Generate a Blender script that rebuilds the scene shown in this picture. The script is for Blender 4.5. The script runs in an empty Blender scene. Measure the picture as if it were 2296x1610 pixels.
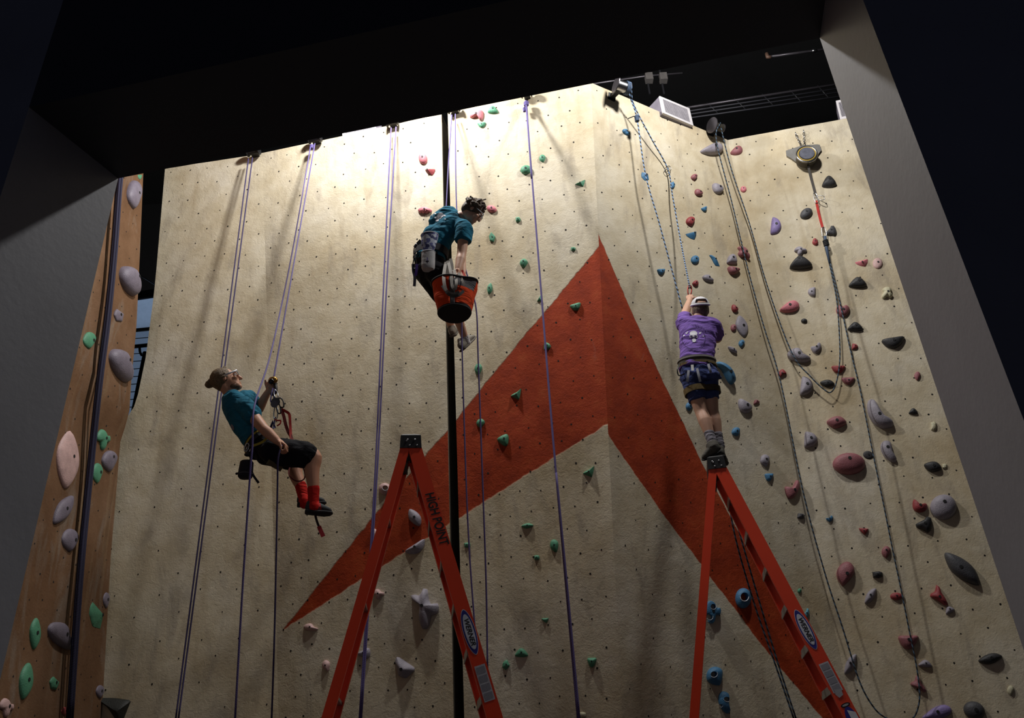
import bpy, bmesh, math, random
from mathutils import Vector, Matrix, noise
from mathutils.bvhtree import BVHTree
random.seed(7)
SC = bpy.context.scene
COL = SC.collection

# ------------------------------------------------------------------ camera
IW, IH, FPX = 2296.0, 1610.0, 1830.0
_z = Vector((960 - IW/2, IH/2 + 2550.0, -FPX)).normalized()      # world up seen from the camera
_y = (Vector((0, 0, -1)) - _z*(-_z.z)).normalized()
_x = _y.cross(_z)
RM = Matrix((_x, _y, _z))                                        # camera -> world rotation
CP = Vector((0, 0, 1.6))
cam = bpy.data.cameras.new('camera'); camo = bpy.data.objects.new('camera', cam)
COL.objects.link(camo)
cam.sensor_fit = 'HORIZONTAL'; cam.sensor_width = 36.0; cam.lens = 36.0*FPX/IW
cam.clip_start = 0.05; cam.clip_end = 100
camo.matrix_world = Matrix.Translation(CP) @ RM.to_4x4()
SC.camera = camo

# ------------------------------------------------------------------ light
SC.view_settings.view_transform = 'Standard'
SC.view_settings.look = 'None'
SC.view_settings.exposure = 0.1
SC.view_settings.gamma = 1.0
SC.view_settings.use_curve_mapping = False
wd = bpy.data.worlds.new('world'); SC.world = wd; wd.use_nodes = True
wd.node_tree.nodes['Background'].inputs[0].default_value = (0.55, 0.62, 1.0, 1)
wd.node_tree.nodes['Background'].inputs[1].default_value = 0.012

def lamp(name, loc, watts, radius, color=(1.0, 0.98, 0.955)):
    l = bpy.data.lights.new(name, 'POINT'); l.energy = watts; l.color = color
    l.shadow_soft_size = radius
    o = bpy.data.objects.new(name, l); o.location = loc; COL.objects.link(o)
    return o
# the hall's ceiling lamps, hidden above the header: the hot spot at the wall top and the header's shadow edge
# on both pillars give the first, the evenly lit right-hand wall and its hold shadows the second
lamp('ceiling_lamp_left_offscreen', (-1.35, 6.30, 9.95), 620, 0.16)
lamp('ceiling_lamp_right_offscreen', (2.5, 5.40, 9.55), 430, 0.16)

# ------------------------------------------------------------------ helpers
def lin(c):
    return tuple(((v/255.0)/12.92 if v/255.0 <= 0.04045 else ((v/255.0+0.055)/1.055)**2.4) for v in c)

def ray(px, py):
    return RM @ Vector((px - IW/2, IH/2 - py, -FPX)).normalized()
def P(px, py, Y):
    d = ray(px, py); return CP + d*((Y - CP.y)/d.y)
def PZ(px, py, z):
    d = ray(px, py); return CP + d*((z - CP.z)/d.z)
def PPL(px, py, p0, n):
    d = ray(px, py); return CP + d*((p0 - CP).dot(n)/d.dot(n))
def proj(p):
    c = RM.transposed() @ (p - CP)
    return (IW/2 - FPX*c.x/c.z, IH/2 + FPX*c.y/c.z)

# ---- materials
MATS = {}
def nodes_of(name):
    m = bpy.data.materials.new(name); m.use_nodes = True
    nt = m.node_tree; b = nt.nodes['Principled BSDF']
    return m, nt, b
def mat(name, rgb, rough=0.6, metal=0.0, var=0.12, scale=12.0, bump=0.0, bscale=60.0, emit=None):
    """procedural paint / plastic / cloth: base colour varied by noise, noise bump"""
    if name in MATS: return MATS[name]
    m, nt, b = nodes_of(name); c = lin(rgb)
    tc = nt.nodes.new('ShaderNodeTexCoord')
    n = nt.nodes.new('ShaderNodeTexNoise'); n.inputs['Scale'].default_value = scale
    n.inputs['Detail'].default_value = 5
    nt.links.new(tc.outputs['Object'], n.inputs['Vector'])
    r = nt.nodes.new('ShaderNodeValToRGB')
    r.color_ramp.elements[0].position = 0.3; r.color_ramp.elements[1].position = 0.7
    r.color_ramp.elements[0].color = tuple(v*(1-var) for v in c) + (1,)
    r.color_ramp.elements[1].color = tuple(min(1, v*(1+var)) for v in c) + (1,)
    nt.links.new(n.outputs['Fac'], r.inputs['Fac'])
    nt.links.new(r.outputs['Color'], b.inputs['Base Color'])
    b.inputs['Roughness'].default_value = rough; b.inputs['Metallic'].default_value = metal
    if bump:
        n2 = nt.nodes.new('ShaderNodeTexNoise'); n2.inputs['Scale'].default_value = bscale
        n2.inputs['Detail'].default_value = 6
        nt.links.new(tc.outputs['Object'], n2.inputs['Vector'])
        bp = nt.nodes.new('ShaderNodeBump'); bp.inputs['Strength'].default_value = bump
        bp.inputs['Distance'].default_value = 0.01
        nt.links.new(n2.outputs['Fac'], bp.inputs['Height'])
        nt.links.new(bp.outputs['Normal'], b.inputs['Normal'])
    if emit:
        b.inputs['Emission Color'].default_value = c + (1,)
        b.inputs['Emission Strength'].default_value = emit
    MATS[name] = m
    return m

# ---- mesh builder
class MB:
    def __init__(s): s.v = []; s.f = []; s.uv = None
    def add(s, vs, fs):
        o = len(s.v); s.v += [Vector(v) for v in vs]; s.f += [tuple(i+o for i in f) for f in fs]
    def box(s, c, ax, ay, az):
        """centre and three half-axis vectors"""
        c = Vector(c); ax = Vector(ax); ay = Vector(ay); az = Vector(az)
        vs = [c+ax*i+ay*j+az*k for i in (-1, 1) for j in (-1, 1) for k in (-1, 1)]
        s.add(vs, [(0,1,3,2),(4,6,7,5),(0,4,5,1),(2,3,7,6),(0,2,6,4),(1,5,7,3)])
    def prism(s, poly, vec):
        n = len(poly); vec = Vector(vec); a = [Vector(p) for p in poly]
        s.add(a+[p+vec for p in a], [tuple(range(n))[::-1], tuple(range(n, 2*n))] +
              [(i, (i+1) % n, n+(i+1) % n, n+i) for i in range(n)])
    def tube(s, pts, rad, seg=8, caps=True, round_=False, uv=False):
        pts = [Vector(p) for p in pts]; n = len(pts)
        if not hasattr(rad, '__len__'): rad = [rad]*n
        rad = list(rad)
        if round_:
            t0 = (pts[0]-pts[1]).normalized(); t1 = (pts[-1]-pts[-2]).normalized()
            pre = [(pts[0]+t0*rad[0]*q, rad[0]*math.sqrt(1-q*q)) for q in (0.97, 0.8, 0.45)]
            post = [(pts[-1]+t1*rad[-1]*q, rad[-1]*math.sqrt(1-q*q)) for q in (0.45, 0.8, 0.97)]
            pts = [p for p, _ in pre]+pts+[p for p, _ in post]
            rad = [r for _, r in pre]+rad+[r for _, r in post]; n = len(pts)
        o = len(s.v); nrm = None
        for i, p in enumerate(pts):
            t = (pts[min(i+1, n-1)]-pts[max(i-1, 0)])
            t = t.normalized() if t.length > 1e-9 else Vector((0, 0, 1))
            if nrm is None:
                nrm = t.cross(Vector((0, 0, 1)) if abs(t.z) < 0.9 else Vector((1, 0, 0))).normalized()
            else:
                nrm = (nrm - t*nrm.dot(t))
                nrm = nrm.normalized() if nrm.length > 1e-6 else t.orthogonal().normalized()
            b = t.cross(nrm)
            for k in range(seg):
                a = 2*math.pi*k/seg
                s.v.append(p + (nrm*math.cos(a)+b*math.sin(a))*rad[i])
        for i in range(n-1):
            for k in range(seg):
                k2 = (k+1) % seg
                s.f.append((o+i*seg+k, o+i*seg+k2, o+(i+1)*seg+k2, o+(i+1)*seg+k))
        if caps:
            s.f.append(tuple(o+k for k in range(seg))[::-1])
            s.f.append(tuple(o+(n-1)*seg+k for k in range(seg)))
    def loft(s, pts, ra, rb, side, seg=20, sq=2.0):
        """elliptic rings along a spine; side = direction of the ra half-axis"""
        pts = [Vector(p) for p in pts]; n = len(pts); o = len(s.v)
        for i, p in enumerate(pts):
            t = (pts[min(i+1, n-1)]-pts[max(i-1, 0)]).normalized()
            sd = Vector(side[i] if isinstance(side, list) else side)
            sd = (sd - t*sd.dot(t)).normalized(); fr = t.cross(sd)
            for k in range(seg):
                a = 2*math.pi*k/seg; ca, sa = math.cos(a), math.sin(a)
                ca = math.copysign(abs(ca)**(2/sq), ca); sa = math.copysign(abs(sa)**(2/sq), sa)
                s.v.append(p + sd*ra[i]*ca + fr*rb[i]*sa)
        for i in range(n-1):
            for k in range(seg):
                k2 = (k+1) % seg
                s.f.append((o+i*seg+k, o+i*seg+k2, o+(i+1)*seg+k2, o+(i+1)*seg+k))
        s.f.append(tuple(o+k for k in range(seg))[::-1])
        s.f.append(tuple(o+(n-1)*seg+k for k in range(seg)))
    def ell(s, c, ax, ay, az, nu=14, nv=10):
        c = Vector(c); ax = Vector(ax); ay = Vector(ay); az = Vector(az); o = len(s.v)
        s.v.append(c+az)
        for j in range(1, nv):
            ph = math.pi*j/nv
            for i in range(nu):
                a = 2*math.pi*i/nu
                s.v.append(c+ax*math.sin(ph)*math.cos(a)+ay*math.sin(ph)*math.sin(a)+az*math.cos(ph))
        s.v.append(c-az); last = len(s.v)-1
        for i in range(nu):
            s.f.append((o, o+1+i, o+1+(i+1) % nu))
            s.f.append((last, last-nu+(i+1) % nu, last-nu+i))
        for j in range(nv-2):
            for i in range(nu):
                a = o+1+j*nu; i2 = (i+1) % nu
                s.f.append((a+i, a+nu+i, a+nu+i2, a+i2))
    def sph(s, c, r): s.ell(c, (r, 0, 0), (0, r, 0), (0, 0, r))
    def torus(s, c, ax, ay, r, seg=20, ts=8, sx=1.0, sy=1.0):
        """closed loop in the plane ax, ay (vectors carry the loop radius)"""
        c = Vector(c); ax = Vector(ax); ay = Vector(ay); nz = ax.cross(ay).normalized(); o = len(s.v)
        for i in range(seg):
            a = 2*math.pi*i/seg
            rad = ax*math.cos(a)+ay*math.sin(a); rn = rad.normalized(); p = c+rad
            for k in range(ts):
                b = 2*math.pi*k/ts
                s.v.append(p+(rn*math.cos(b)+nz*math.sin(b))*r)
        for i in range(seg):
            for k in range(ts):
                i2 = (i+1) % seg; k2 = (k+1) % ts
                s.f.append((o+i*ts+k, o+i2*ts+k, o+i2*ts+k2, o+i*ts+k2))
    def mesh(s, name):
        me = bpy.data.meshes.new(name); me.from_pydata([tuple(v) for v in s.v], [], s.f); me.validate()
        bm = bmesh.new(); bm.from_mesh(me); bmesh.ops.recalc_face_normals(bm, faces=bm.faces); bm.to_mesh(me); bm.free()
        return me
    def build(s, name, m, parent=None, smooth=True, origin=None):
        if origin is not None:
            for i in range(len(s.v)): s.v[i] = s.v[i]-Vector(origin)
        return link(name, s.mesh(name), m, parent, smooth, origin)

def link(name, me, m, parent=None, smooth=True, origin=None):
    if m is not None:
        me.materials.clear(); me.materials.append(m)
    for p in me.polygons: p.use_smooth = bool(smooth)
    if smooth == 'auto':
        for p in me.polygons: p.use_smooth = True
        me.set_sharp_from_angle(angle=math.radians(38))
    o = bpy.data.objects.new(name, me); COL.objects.link(o)
    if origin is not None: o.location = origin
    if parent is not None:
        o.parent = parent
        o.matrix_parent_inverse = Matrix.Translation(parent.location).inverted()
    return o
def empty(name, loc, label, cat, group=None):
    o = bpy.data.objects.new(name, None); COL.objects.link(o); o.location = loc
    o.empty_display_size = 0.1
    return tag(o, label, cat, group)
def tag(o, label, cat, group=None, kind=None):
    o['label'] = label; o['category'] = cat
    if group: o['group'] = group
    if kind: o['kind'] = kind
    return o
def remeshed(mb, voxel, smooth_it=4, factor=0.5):
    """one continuous skin over overlapping closed shapes"""
    me = mb.mesh('tmp'); o = bpy.data.objects.new('tmp', me); COL.objects.link(o)
    r = o.modifiers.new('r', 'REMESH'); r.mode = 'VOXEL'; r.voxel_size = voxel; r.use_smooth_shade = True
    if smooth_it:
        q = o.modifiers.new('s', 'SMOOTH'); q.factor = factor; q.iterations = smooth_it
    dg = bpy.context.evaluated_depsgraph_get(); dg.update()
    out = bpy.data.meshes.new_from_object(o.evaluated_get(dg))
    bpy.data.objects.remove(o); bpy.data.meshes.remove(me)
    return out
def crom(pts, n=6, closed=False):
    pts = [Vector(p) for p in pts]; out = []; N = len(pts)
    rng = range(N if closed else N-1)
    for i in rng:
        p0 = pts[(i-1) % N] if closed else pts[max(i-1, 0)]
        p1 = pts[i]; p2 = pts[(i+1) % N]
        p3 = pts[(i+2) % N] if closed else pts[min(i+2, N-1)]
        for k in range(n):
            t = k/n
            out.append(0.5*((2*p1)+(p2-p0)*t+(2*p0-5*p1+4*p2-p3)*t*t+(3*p1-p0-3*p2+p3)*t**3))
    if not closed: out.append(pts[-1])
    return out
def bvh_of(me):
    return BVHTree.FromPolygons([v.co.copy() for v in me.vertices], [tuple(p.vertices) for p in me.polygons])
# ------------------------------------------------------------------ the climbing wall
HT = P(1325, 185, 7.2).z                                          # height of the wall's top edge
def edge(top, bot, ybot):
    a = PZ(top[0], top[1], HT); b = P(bot[0], bot[1], ybot)
    return a, a + (b-a)*(a.z/(a.z-b.z))                           # run the edge line on to the floor
_l = [PZ(370, 378, HT), P(351, 600, 8.40), P(345, 660, 8.43), P(327, 800, 8.50), P(306, 900, 8.54), P(292, 930, 8.55), P(262, 962, 8.56), P(150, 1010, 8.58), P(100, 1610, 8.68)]
E_left   = _l + [_l[-2]+(_l[-1]-_l[-2])*(_l[-2].z/(_l[-2].z-_l[-1].z))]
E_leftS  = edge((370, 378), (225, 1610), 9.15)
E_crease = edge((588, 343), (625, 1610), 9.00)
E_seamL  = edge((990, 257), (1017, 1610), 8.75)
E_seamR  = edge((1004, 254), (1041, 1610), 8.72)
E_ridge  = edge((1325, 185), (1395, 1610), 8.50)
E_corner = edge((1632, 314), (1915, 1610), 8.75)
_r = edge((1885, 268), (2290, 1610), 8.34)
E_right  = (E_corner[0]+(_r[0]-E_corner[0])*2.0, E_corner[1]+(_r[1]-E_corner[1])*2.0)

def ept(E, b):
    """a point down an edge: straight, or through a list of points ordered from the top"""
    if len(E) == 2: return E[0].lerp(E[1], b)
    z = E[0].z*(1-b)
    for p, q in zip(E[:-1], E[1:]):
        if z >= q.z: break
    return p.lerp(q, (p.z-z)/(p.z-q.z))
def patch(EA, EB, a, b):
    return ept(EA, b).lerp(ept(EB, b), a)
def patch_ab(EA, EB, px, py):
    """inverse: where on the patch does this pixel's ray land"""
    a, b = 0.5, 0.5
    for _ in range(30):
        f = proj(patch(EA, EB, a, b)); h = 1e-4
        fa = proj(patch(EA, EB, a+h, b)); fb = proj(patch(EA, EB, a, b+h))
        J = ((fa[0]-f[0])/h, (fb[0]-f[0])/h, (fa[1]-f[1])/h, (fb[1]-f[1])/h)
        ex, ey = px-f[0], py-f[1]; D = J[0]*J[3]-J[1]*J[2]
        a += (J[3]*ex-J[1]*ey)/D; b += (J[0]*ey-J[2]*ex)/D
    return a, b

def wall_mat(name, EA, EB, lines, base=(207, 195, 169), dark=(190, 173, 141)):
    """hand-trowelled plaster; 'lines' bound the painted orange arrow (flat print) in the panel's own u, v"""
    m, nt, b = nodes_of(name); N = nt.nodes; L = nt.links
    def node(t, **k):
        n = N.new(t)
        for q, v in k.items(): setattr(n, q, v)
        return n
    def val(sock, v):
        if isinstance(v, (int, float)): sock.default_value = v
        else: L.new(v, sock)
    def mth(op, x, y=0.0, clamp=False):
        n = node('ShaderNodeMath', operation=op, use_clamp=clamp); val(n.inputs[0], x); val(n.inputs[1], y); return n.outputs[0]
    tc = node('ShaderNodeTexCoord'); obj = tc.outputs['Object']
    def noise_(scale, detail=5, rough=0.55, vec=obj, dist=0.0):
        n = node('ShaderNodeTexNoise'); n.inputs['Scale'].default_value = scale
        n.inputs['Detail'].default_value = detail; n.inputs['Roughness'].default_value = rough
        n.inputs['Distortion'].default_value = dist
        L.new(vec, n.inputs['Vector']); return n.outputs['Fac']
    def ramp(fac, stops):
        r = node('ShaderNodeValToRGB'); e = r.color_ramp.elements
        e[0].position, e[0].color = stops[0]; e[1].position, e[1].color = stops[-1]
        for p, c in stops[1:-1]:
            q = e.new(p); q.color = c
        L.new(fac, r.inputs['Fac']); return r.outputs['Color']
    def mix(fac, c1, c2, mode='MIX'):
        n = node('ShaderNodeMix', data_type='RGBA', blend_type=mode)
        val(n.inputs[0], fac)
        for s_, c in ((n.inputs[6], c1), (n.inputs[7], c2)):
            if isinstance(c, tuple): s_.default_value = c
            else: L.new(c, s_)
        return n.outputs[2]
    big = noise_(0.9, 6, 0.6); mid = noise_(5.0, 6, 0.6)
    g = lambda c: lin(c)+(1,)
    beige = ramp(big, [(0.3, g(dark)), (0.5, g(base)), (0.72, g((216, 208, 190)))])
    blot = ramp(mid, [(0.35, (0.86, 0.84, 0.80, 1)), (0.6, (1, 1, 1, 1))])
    beige = mix(1.0, beige, blot, 'MULTIPLY')
    # rubber and hand smudges, drawn out downwards
    mp = node('ShaderNodeMapping'); mp.inputs['Scale'].default_value = (2.6, 2.6, 0.7); L.new(obj, mp.inputs['Vector'])
    sm = noise_(1.6, 7, 0.62, mp.outputs['Vector'], 0.6)
    beige = mix(mth('MULTIPLY', ramp_f(node, L, sm, 0.53, 0.72), 0.6), beige, g((140, 130, 118)))
    mp2 = node('ShaderNodeMapping'); mp2.inputs['Scale'].default_value = (5.5, 5.5, 0.12); L.new(obj, mp2.inputs['Vector'])
    st = noise_(1.0, 4, 0.5, mp2.outputs['Vector'])
    beige = mix(mth('MULTIPLY', ramp_f(node, L, st, 0.58, 0.72), 0.35), beige, g((158, 138, 106)))
    ck = noise_(2.3, 8, 0.7, obj, 1.5)
    beige = mix(mth('MULTIPLY', ramp_f(node, L, ck, 0.66, 0.74), 0.5), beige, g((216, 210, 202)))
    col = beige; mask = None
    if lines:
        uv = node('ShaderNodeUVMap'); sp = node('ShaderNodeSeparateXYZ'); L.new(uv.outputs[0], sp.inputs[0])
        wob = mth('MULTIPLY', mth('SUBTRACT', noise_(9.0, 4), 0.5), 0.006)
        for (p, q, ins) in lines:
            nx, ny = q[1]-p[1], -(q[0]-p[0]); ln = math.hypot(nx, ny); nx /= ln; ny /= ln
            d0 = nx*p[0]+ny*p[1]
            if nx*ins[0]+ny*ins[1]-d0 < 0: nx, ny, d0 = -nx, -ny, -d0
            e = mth('ADD', mth('MULTIPLY', sp.outputs['X'], nx), mth('MULTIPLY', sp.outputs['Y'], ny))
            e = mth('ADD', mth('SUBTRACT', e, d0), wob)
            h = mth('ADD', mth('MULTIPLY', e, 500.0), 0.5, True)
            mask = h if mask is None else mth('MULTIPLY', mask, h)
        og = ramp(mid, [(0.3, g((142, 46, 13))), (0.55, g((164, 58, 19))), (0.75, g((176, 76, 34)))])
        og = mix(mth('MULTIPLY', ramp_f(node, L, ck, 0.66, 0.76), 0.45), og, g((160, 104, 88)))
        col = mix(mask, beige, og)
    L.new(col, b.inputs['Base Color'])
    b.inputs['Roughness'].default_value = 0.72
    b.inputs['Specular IOR Level'].default_value = 0.3
    vo = node('ShaderNodeTexVoronoi', feature='DISTANCE_TO_EDGE'); vo.inputs['Scale'].default_value = 7.0
    wv = node('ShaderNodeVectorMath', operation='ADD'); L.new(obj, wv.inputs[0])
    nz = node('ShaderNodeTexNoise'); nz.inputs['Scale'].default_value = 3.0; nz.inputs['Detail'].default_value = 5
    L.new(obj, nz.inputs['Vector']); L.new(nz.outputs['Color'], wv.inputs[1]); L.new(wv.outputs[0], vo.inputs['Vector'])
    crk = mth('MULTIPLY', ramp_f(node, L, vo.outputs['Distance'], 0.0, 0.04), 0.10)
    hgt = mth('ADD', mth('ADD', mth('MULTIPLY', noise_(16, 8, 0.65, obj, 0.8), 1.0), mth('MULTIPLY', noise_(60, 4), 0.35)), crk)
    bp = node('ShaderNodeBump'); bp.inputs['Strength'].default_value = 0.38; bp.inputs['Distance'].default_value = 0.015
    L.new(hgt, bp.inputs['Height']); nrm = bp.outputs['Normal']
    if mask is not None:
        b2 = node('ShaderNodeBump'); b2.inputs['Strength'].default_value = 0.25; b2.inputs['Distance'].default_value = 0.012
        b2.invert = True
        L.new(mask, b2.inputs['Height']); L.new(nrm, b2.inputs['Normal']); nrm = b2.outputs['Normal']
    L.new(nrm, b.inputs['Normal'])
    return m
def ramp_f(node, L, fac, lo, hi):
    n = node('ShaderNodeMapRange'); n.clamp = True
    n.inputs['From Min'].default_value = lo; n.inputs['From Max'].default_value = hi
    L.new(fac, n.inputs['Value']); return n.outputs['Result']

HOLE_M = mat('hole_shade', (22, 18, 15), 0.9)
WALL_V = []; WALL_F = []                                          # everything a hold can be bolted to
def wall_panel(name, EA, EB, m, label, nu, nv, back=0.25, wav=0.012, holes=0.265):
    me = bpy.data.meshes.new(name); vs = []; uvs = []
    nrm = (EB[0]-EA[0]).cross(EA[-1]-EA[0]).normalized()
    if nrm.y > 0 and abs(nrm.y) > 0.3: nrm = -nrm
    if name == 'wall_left': nrm = Vector((1, 0, 0))
    for j in range(nv+1):
        for i in range(nu+1):
            a, b = i/nu, j/nv; p = patch(EA, EB, a, b)
            f = min(1, 12*min(a, 1-a))                            # the panel joints stay put
            w = noise.noise(p*0.9)*wav*1.6 + noise.noise(p*2.7)*wav*0.6
            vs.append(p + nrm*w*f); uvs.append((a, b))
    fs = []
    for j in range(nv):
        for i in range(nu):
            k = j*(nu+1)+i; fs.append((k, k+nu+1, k+nu+2, k+1))
    front = len(fs)
    for k, f in enumerate(fs): pass
    off = len(WALL_V); WALL_V.extend(vs); WALL_F.extend([tuple(q+off for q in f) for f in fs])
    # plaster returns at both sides and along the top, so that the panel has thickness
    bvec = Vector((-nrm.x, -nrm.y, 0)).normalized()*back
    def strip(idx):
        o = len(vs)
        for q in idx: vs.append(vs[q]+bvec); uvs.append((-9, -9))
        for q in range(len(idx)-1): fs.append((idx[q], idx[q+1], o+q+1, o+q))
    strip([j*(nu+1) for j in range(nv+1)]); strip([j*(nu+1)+nu for j in range(nv+1)]); strip(list(range(nu+1)))
    me.from_pydata([tuple(v) for v in vs], [], fs)
    ul = me.uv_layers.new(name='UVMap')
    for l in me.loops: ul.data[l.index].uv = uvs[l.vertex_index]
    bm = bmesh.new(); bm.from_mesh(me); bm.normal_update()
    bmesh.ops.recalc_face_normals(bm, faces=bm.faces); bm.to_mesh(me); bm.free()
    o = link(name, me, m, None, 'auto'); tag(o, label, 'wall', kind='structure')
    if holes:                                                     # bolt holes, a few pixels each: flat dark discs paint their inner shade
        W = (EB[0]-EA[0]).length; Hh = (EA[-1]-EA[0]).length; hb = MB(); r = 0
        pb = BVHTree.FromPolygons(vs[:(nu+1)*(nv+1)], fs[:front])
        v = 0.10
        while v < Hh-1.6:
            u = 0.10+(holes*0.5 if r % 2 else 0)
            while u < W-0.06:
                a = (u+random.uniform(-.03, .03))/W; b = (v+random.uniform(-.035, .035))/Hh
                if random.random() < 0.93:
                    p = patch(EA, EB, a, b)
                    hit = pb.find_nearest(p)[0]; p = hit + nrm*0.0016
                    e1 = nrm.cross(Vector((0, 0, 1))).normalized(); e2 = e1.cross(nrm)
                    rr = random.uniform(.0075, .0112)
                    hb.add([p+(e1*math.cos(t*math.pi/4)+e2*math.sin(t*math.pi/4))*rr for t in range(8)], [tuple(range(8))])
                u += holes
            v += holes*0.86; r += 1
        h = hb.build('bolt_holes', HOLE_M, o, False); h['kind'] = 'stuff'
    return o

A_, T_, N_ = (1350, 545), (636, 1412), (1352, 957)
def ln(EA, EB, p, q, ins): return (patch_ab(EA, EB, *p), patch_ab(EA, EB, *q), patch_ab(EA, EB, *ins))
m_bl = wall_mat('plaster_left', E_left, E_crease, None)
m_bm = wall_mat('plaster_middle', E_crease, E_seamL, [ln(E_crease, E_seamL, (1019, 947), T_, (900, 1170)), ln(E_crease, E_seamL, T_, (1019, 1168), (900, 1170))])
m_bc = wall_mat('plaster_centre', E_seamR, E_ridge, [ln(E_seamR, E_ridge, A_, (1036, 926), (1200, 900)), ln(E_seamR, E_ridge, (1036, 1157), N_, (1200, 900))])
m_br = wall_mat('plaster_ridge', E_ridge, E_corner, [ln(E_ridge, E_corner, A_, (1890, 1610), (1500, 1050)), ln(E_ridge, E_corner, N_, (1840, 1606), (1500, 1050))])
m_rt = wall_mat('plaster_right', E_corner, E_right, None)
wall_panel('wall_back_1', E_left, E_crease, m_bl, 'beige plaster climbing panel beside the dark gap and brown wall', 22, 60)
wall_panel('wall_back_2', E_crease, E_seamL, m_bm, 'beige climbing panel with the pointed tip of the orange arrow', 30, 60)
wall_panel('wall_back_3', E_seamR, E_ridge, m_bc, 'beige climbing panel with green holds and the wide left arm of the orange arrow', 26, 60)
wall_panel('wall_back_4', E_ridge, E_corner, m_br, 'beige climbing panel with blue holds and the right leg of the orange arrow', 26, 60)
wall_panel('wall_right', E_corner, E_right, m_rt, 'beige climbing panel with big grey and red holds and chained belay device', 30, 60)

# dark joint between the two middle panels: a recessed channel
jb = MB(); nb = Vector((0.2, 0.98, 0))
n_ = 30
for j in range(n_):
    b0, b1 = j/n_, (j+1)/n_
    l0, l1 = E_seamL[0].lerp(E_seamL[1], b0), E_seamL[0].lerp(E_seamL[1], b1)
    r0, r1 = E_seamR[0].lerp(E_seamR[1], b0), E_seamR[0].lerp(E_seamR[1], b1)
    x_ = (r0-l0).normalized()*.004
    jb.add([l0+nb*.34, r0+nb*.34, r1+nb*.34, l1+nb*.34], [(0, 1, 2, 3)])
    for e0, e1, q_ in ((l0, l1, x_), (r0, r1, -x_)):
        jb.add([e0+nb*.012+q_, e0+nb*.34+q_, e1+nb*.34+q_, e1+nb*.012+q_], [(0, 1, 2, 3)])
tag(jb.build('trim_1', mat('joint_rubber', (86, 80, 70), 0.85, bump=.3), None, False),
    'black upright joint strip running through the orange arrow', 'joint strip', kind='structure')

# brown side wall
_b = [P(323, 350, 7.86), P(314, 560, 8.06), P(306, 733, 8.22), P(294, 858, 8.34), P(290, 927, 8.40), P(284, 950, 8.42), P(271, 975, 8.44), P(264, 1062, 8.50), P(248, 1251, 8.60), P(231, 1558, 8.74)]
_b += [_b[-2]+(_b[-1]-_b[-2])*(_b[-2].z/(_b[-2].z-_b[-1].z))]
_b.insert(0, _b[0]+(_b[0]-_b[1]).normalized()*1.7)
E_brF = _b
E_brN = (_b[0]+Vector((0.12, -3.6, 0)), _b[-1]+Vector((0.12, -3.6, 0)))
m_brn = wall_mat('plaster_brown', E_brN, E_brF, None, base=(120, 88, 62), dark=(98, 68, 44))
for n in m_brn.node_tree.nodes:
    if n.type == 'VALTORGB' and len(n.color_ramp.elements) == 3:
        n.color_ramp.elements[2].color = lin((134, 104, 80))+(1,)
wall_panel('wall_left', E_brN, E_brF, m_brn, 'brown textured side wall with grey and green holds behind the grey pillar', 30, 60, back=0.18, holes=0.27)

WBVH = BVHTree.FromPolygons(WALL_V, WALL_F)
def wallhit(px, py):
    d = ray(px, py); loc, n, i, t = WBVH.ray_cast(CP, d)
    q = py
    while loc is None:                                            # just past an edge: carry the panel's plane on
        q += 5; l2, n, i, t = WBVH.ray_cast(CP, ray(px, q))
        if l2 is not None: loc = PPL(px, py, l2, n)
    if n.dot(d) > 0: n = -n
    return loc, n
def WP(px, py, off):
    """a point hanging 'off' metres in front of the wall, on this pixel's ray"""
    loc, n = wallhit(px, py); d = ray(px, py)
    return loc - d*(off/max(0.25, -n.dot(d)))

# ------------------------------------------------------------------ the opening the camera looks through
BZ = 4.0
cL, cR = PZ(265, 400, BZ), PZ(1838, 85, BZ)
nL = PZ(65, 240, BZ)
e_ = (cR-cL).normalized(); back_ = Vector((e_.y, -e_.x, 0)); back_ = back_ if back_.y < 0 else -back_
nR = cR + back_*0.44
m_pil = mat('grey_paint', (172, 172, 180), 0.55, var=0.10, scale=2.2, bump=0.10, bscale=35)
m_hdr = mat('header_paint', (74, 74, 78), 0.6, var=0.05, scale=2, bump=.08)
def slab(name, poly, z0, z1, m, label, cat='wall'):
    b = MB(); b.prism([Vector((p.x, p.y, z0)) for p in poly], (0, 0, z1-z0))
    return tag(b.build(name, m, None, False), label, cat, kind='structure')
slab('wall_front_1', [cL, nL, nL-e_*2.2, cL-e_*2.2], 0, BZ+2.0, m_pil, 'grey painted pillar wall beside the brown wall')
slab('wall_front_2', [nR, cR, cR+e_*2.2, nR+e_*2.2], 0, BZ+2.0, m_pil, 'grey painted pillar wall beside the big grey and red holds')
slab('wall_front_3', [nL, nR, cR, cL], BZ, BZ+2.0, m_hdr, 'dark header beam spanning the opening above the climbers')

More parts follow.
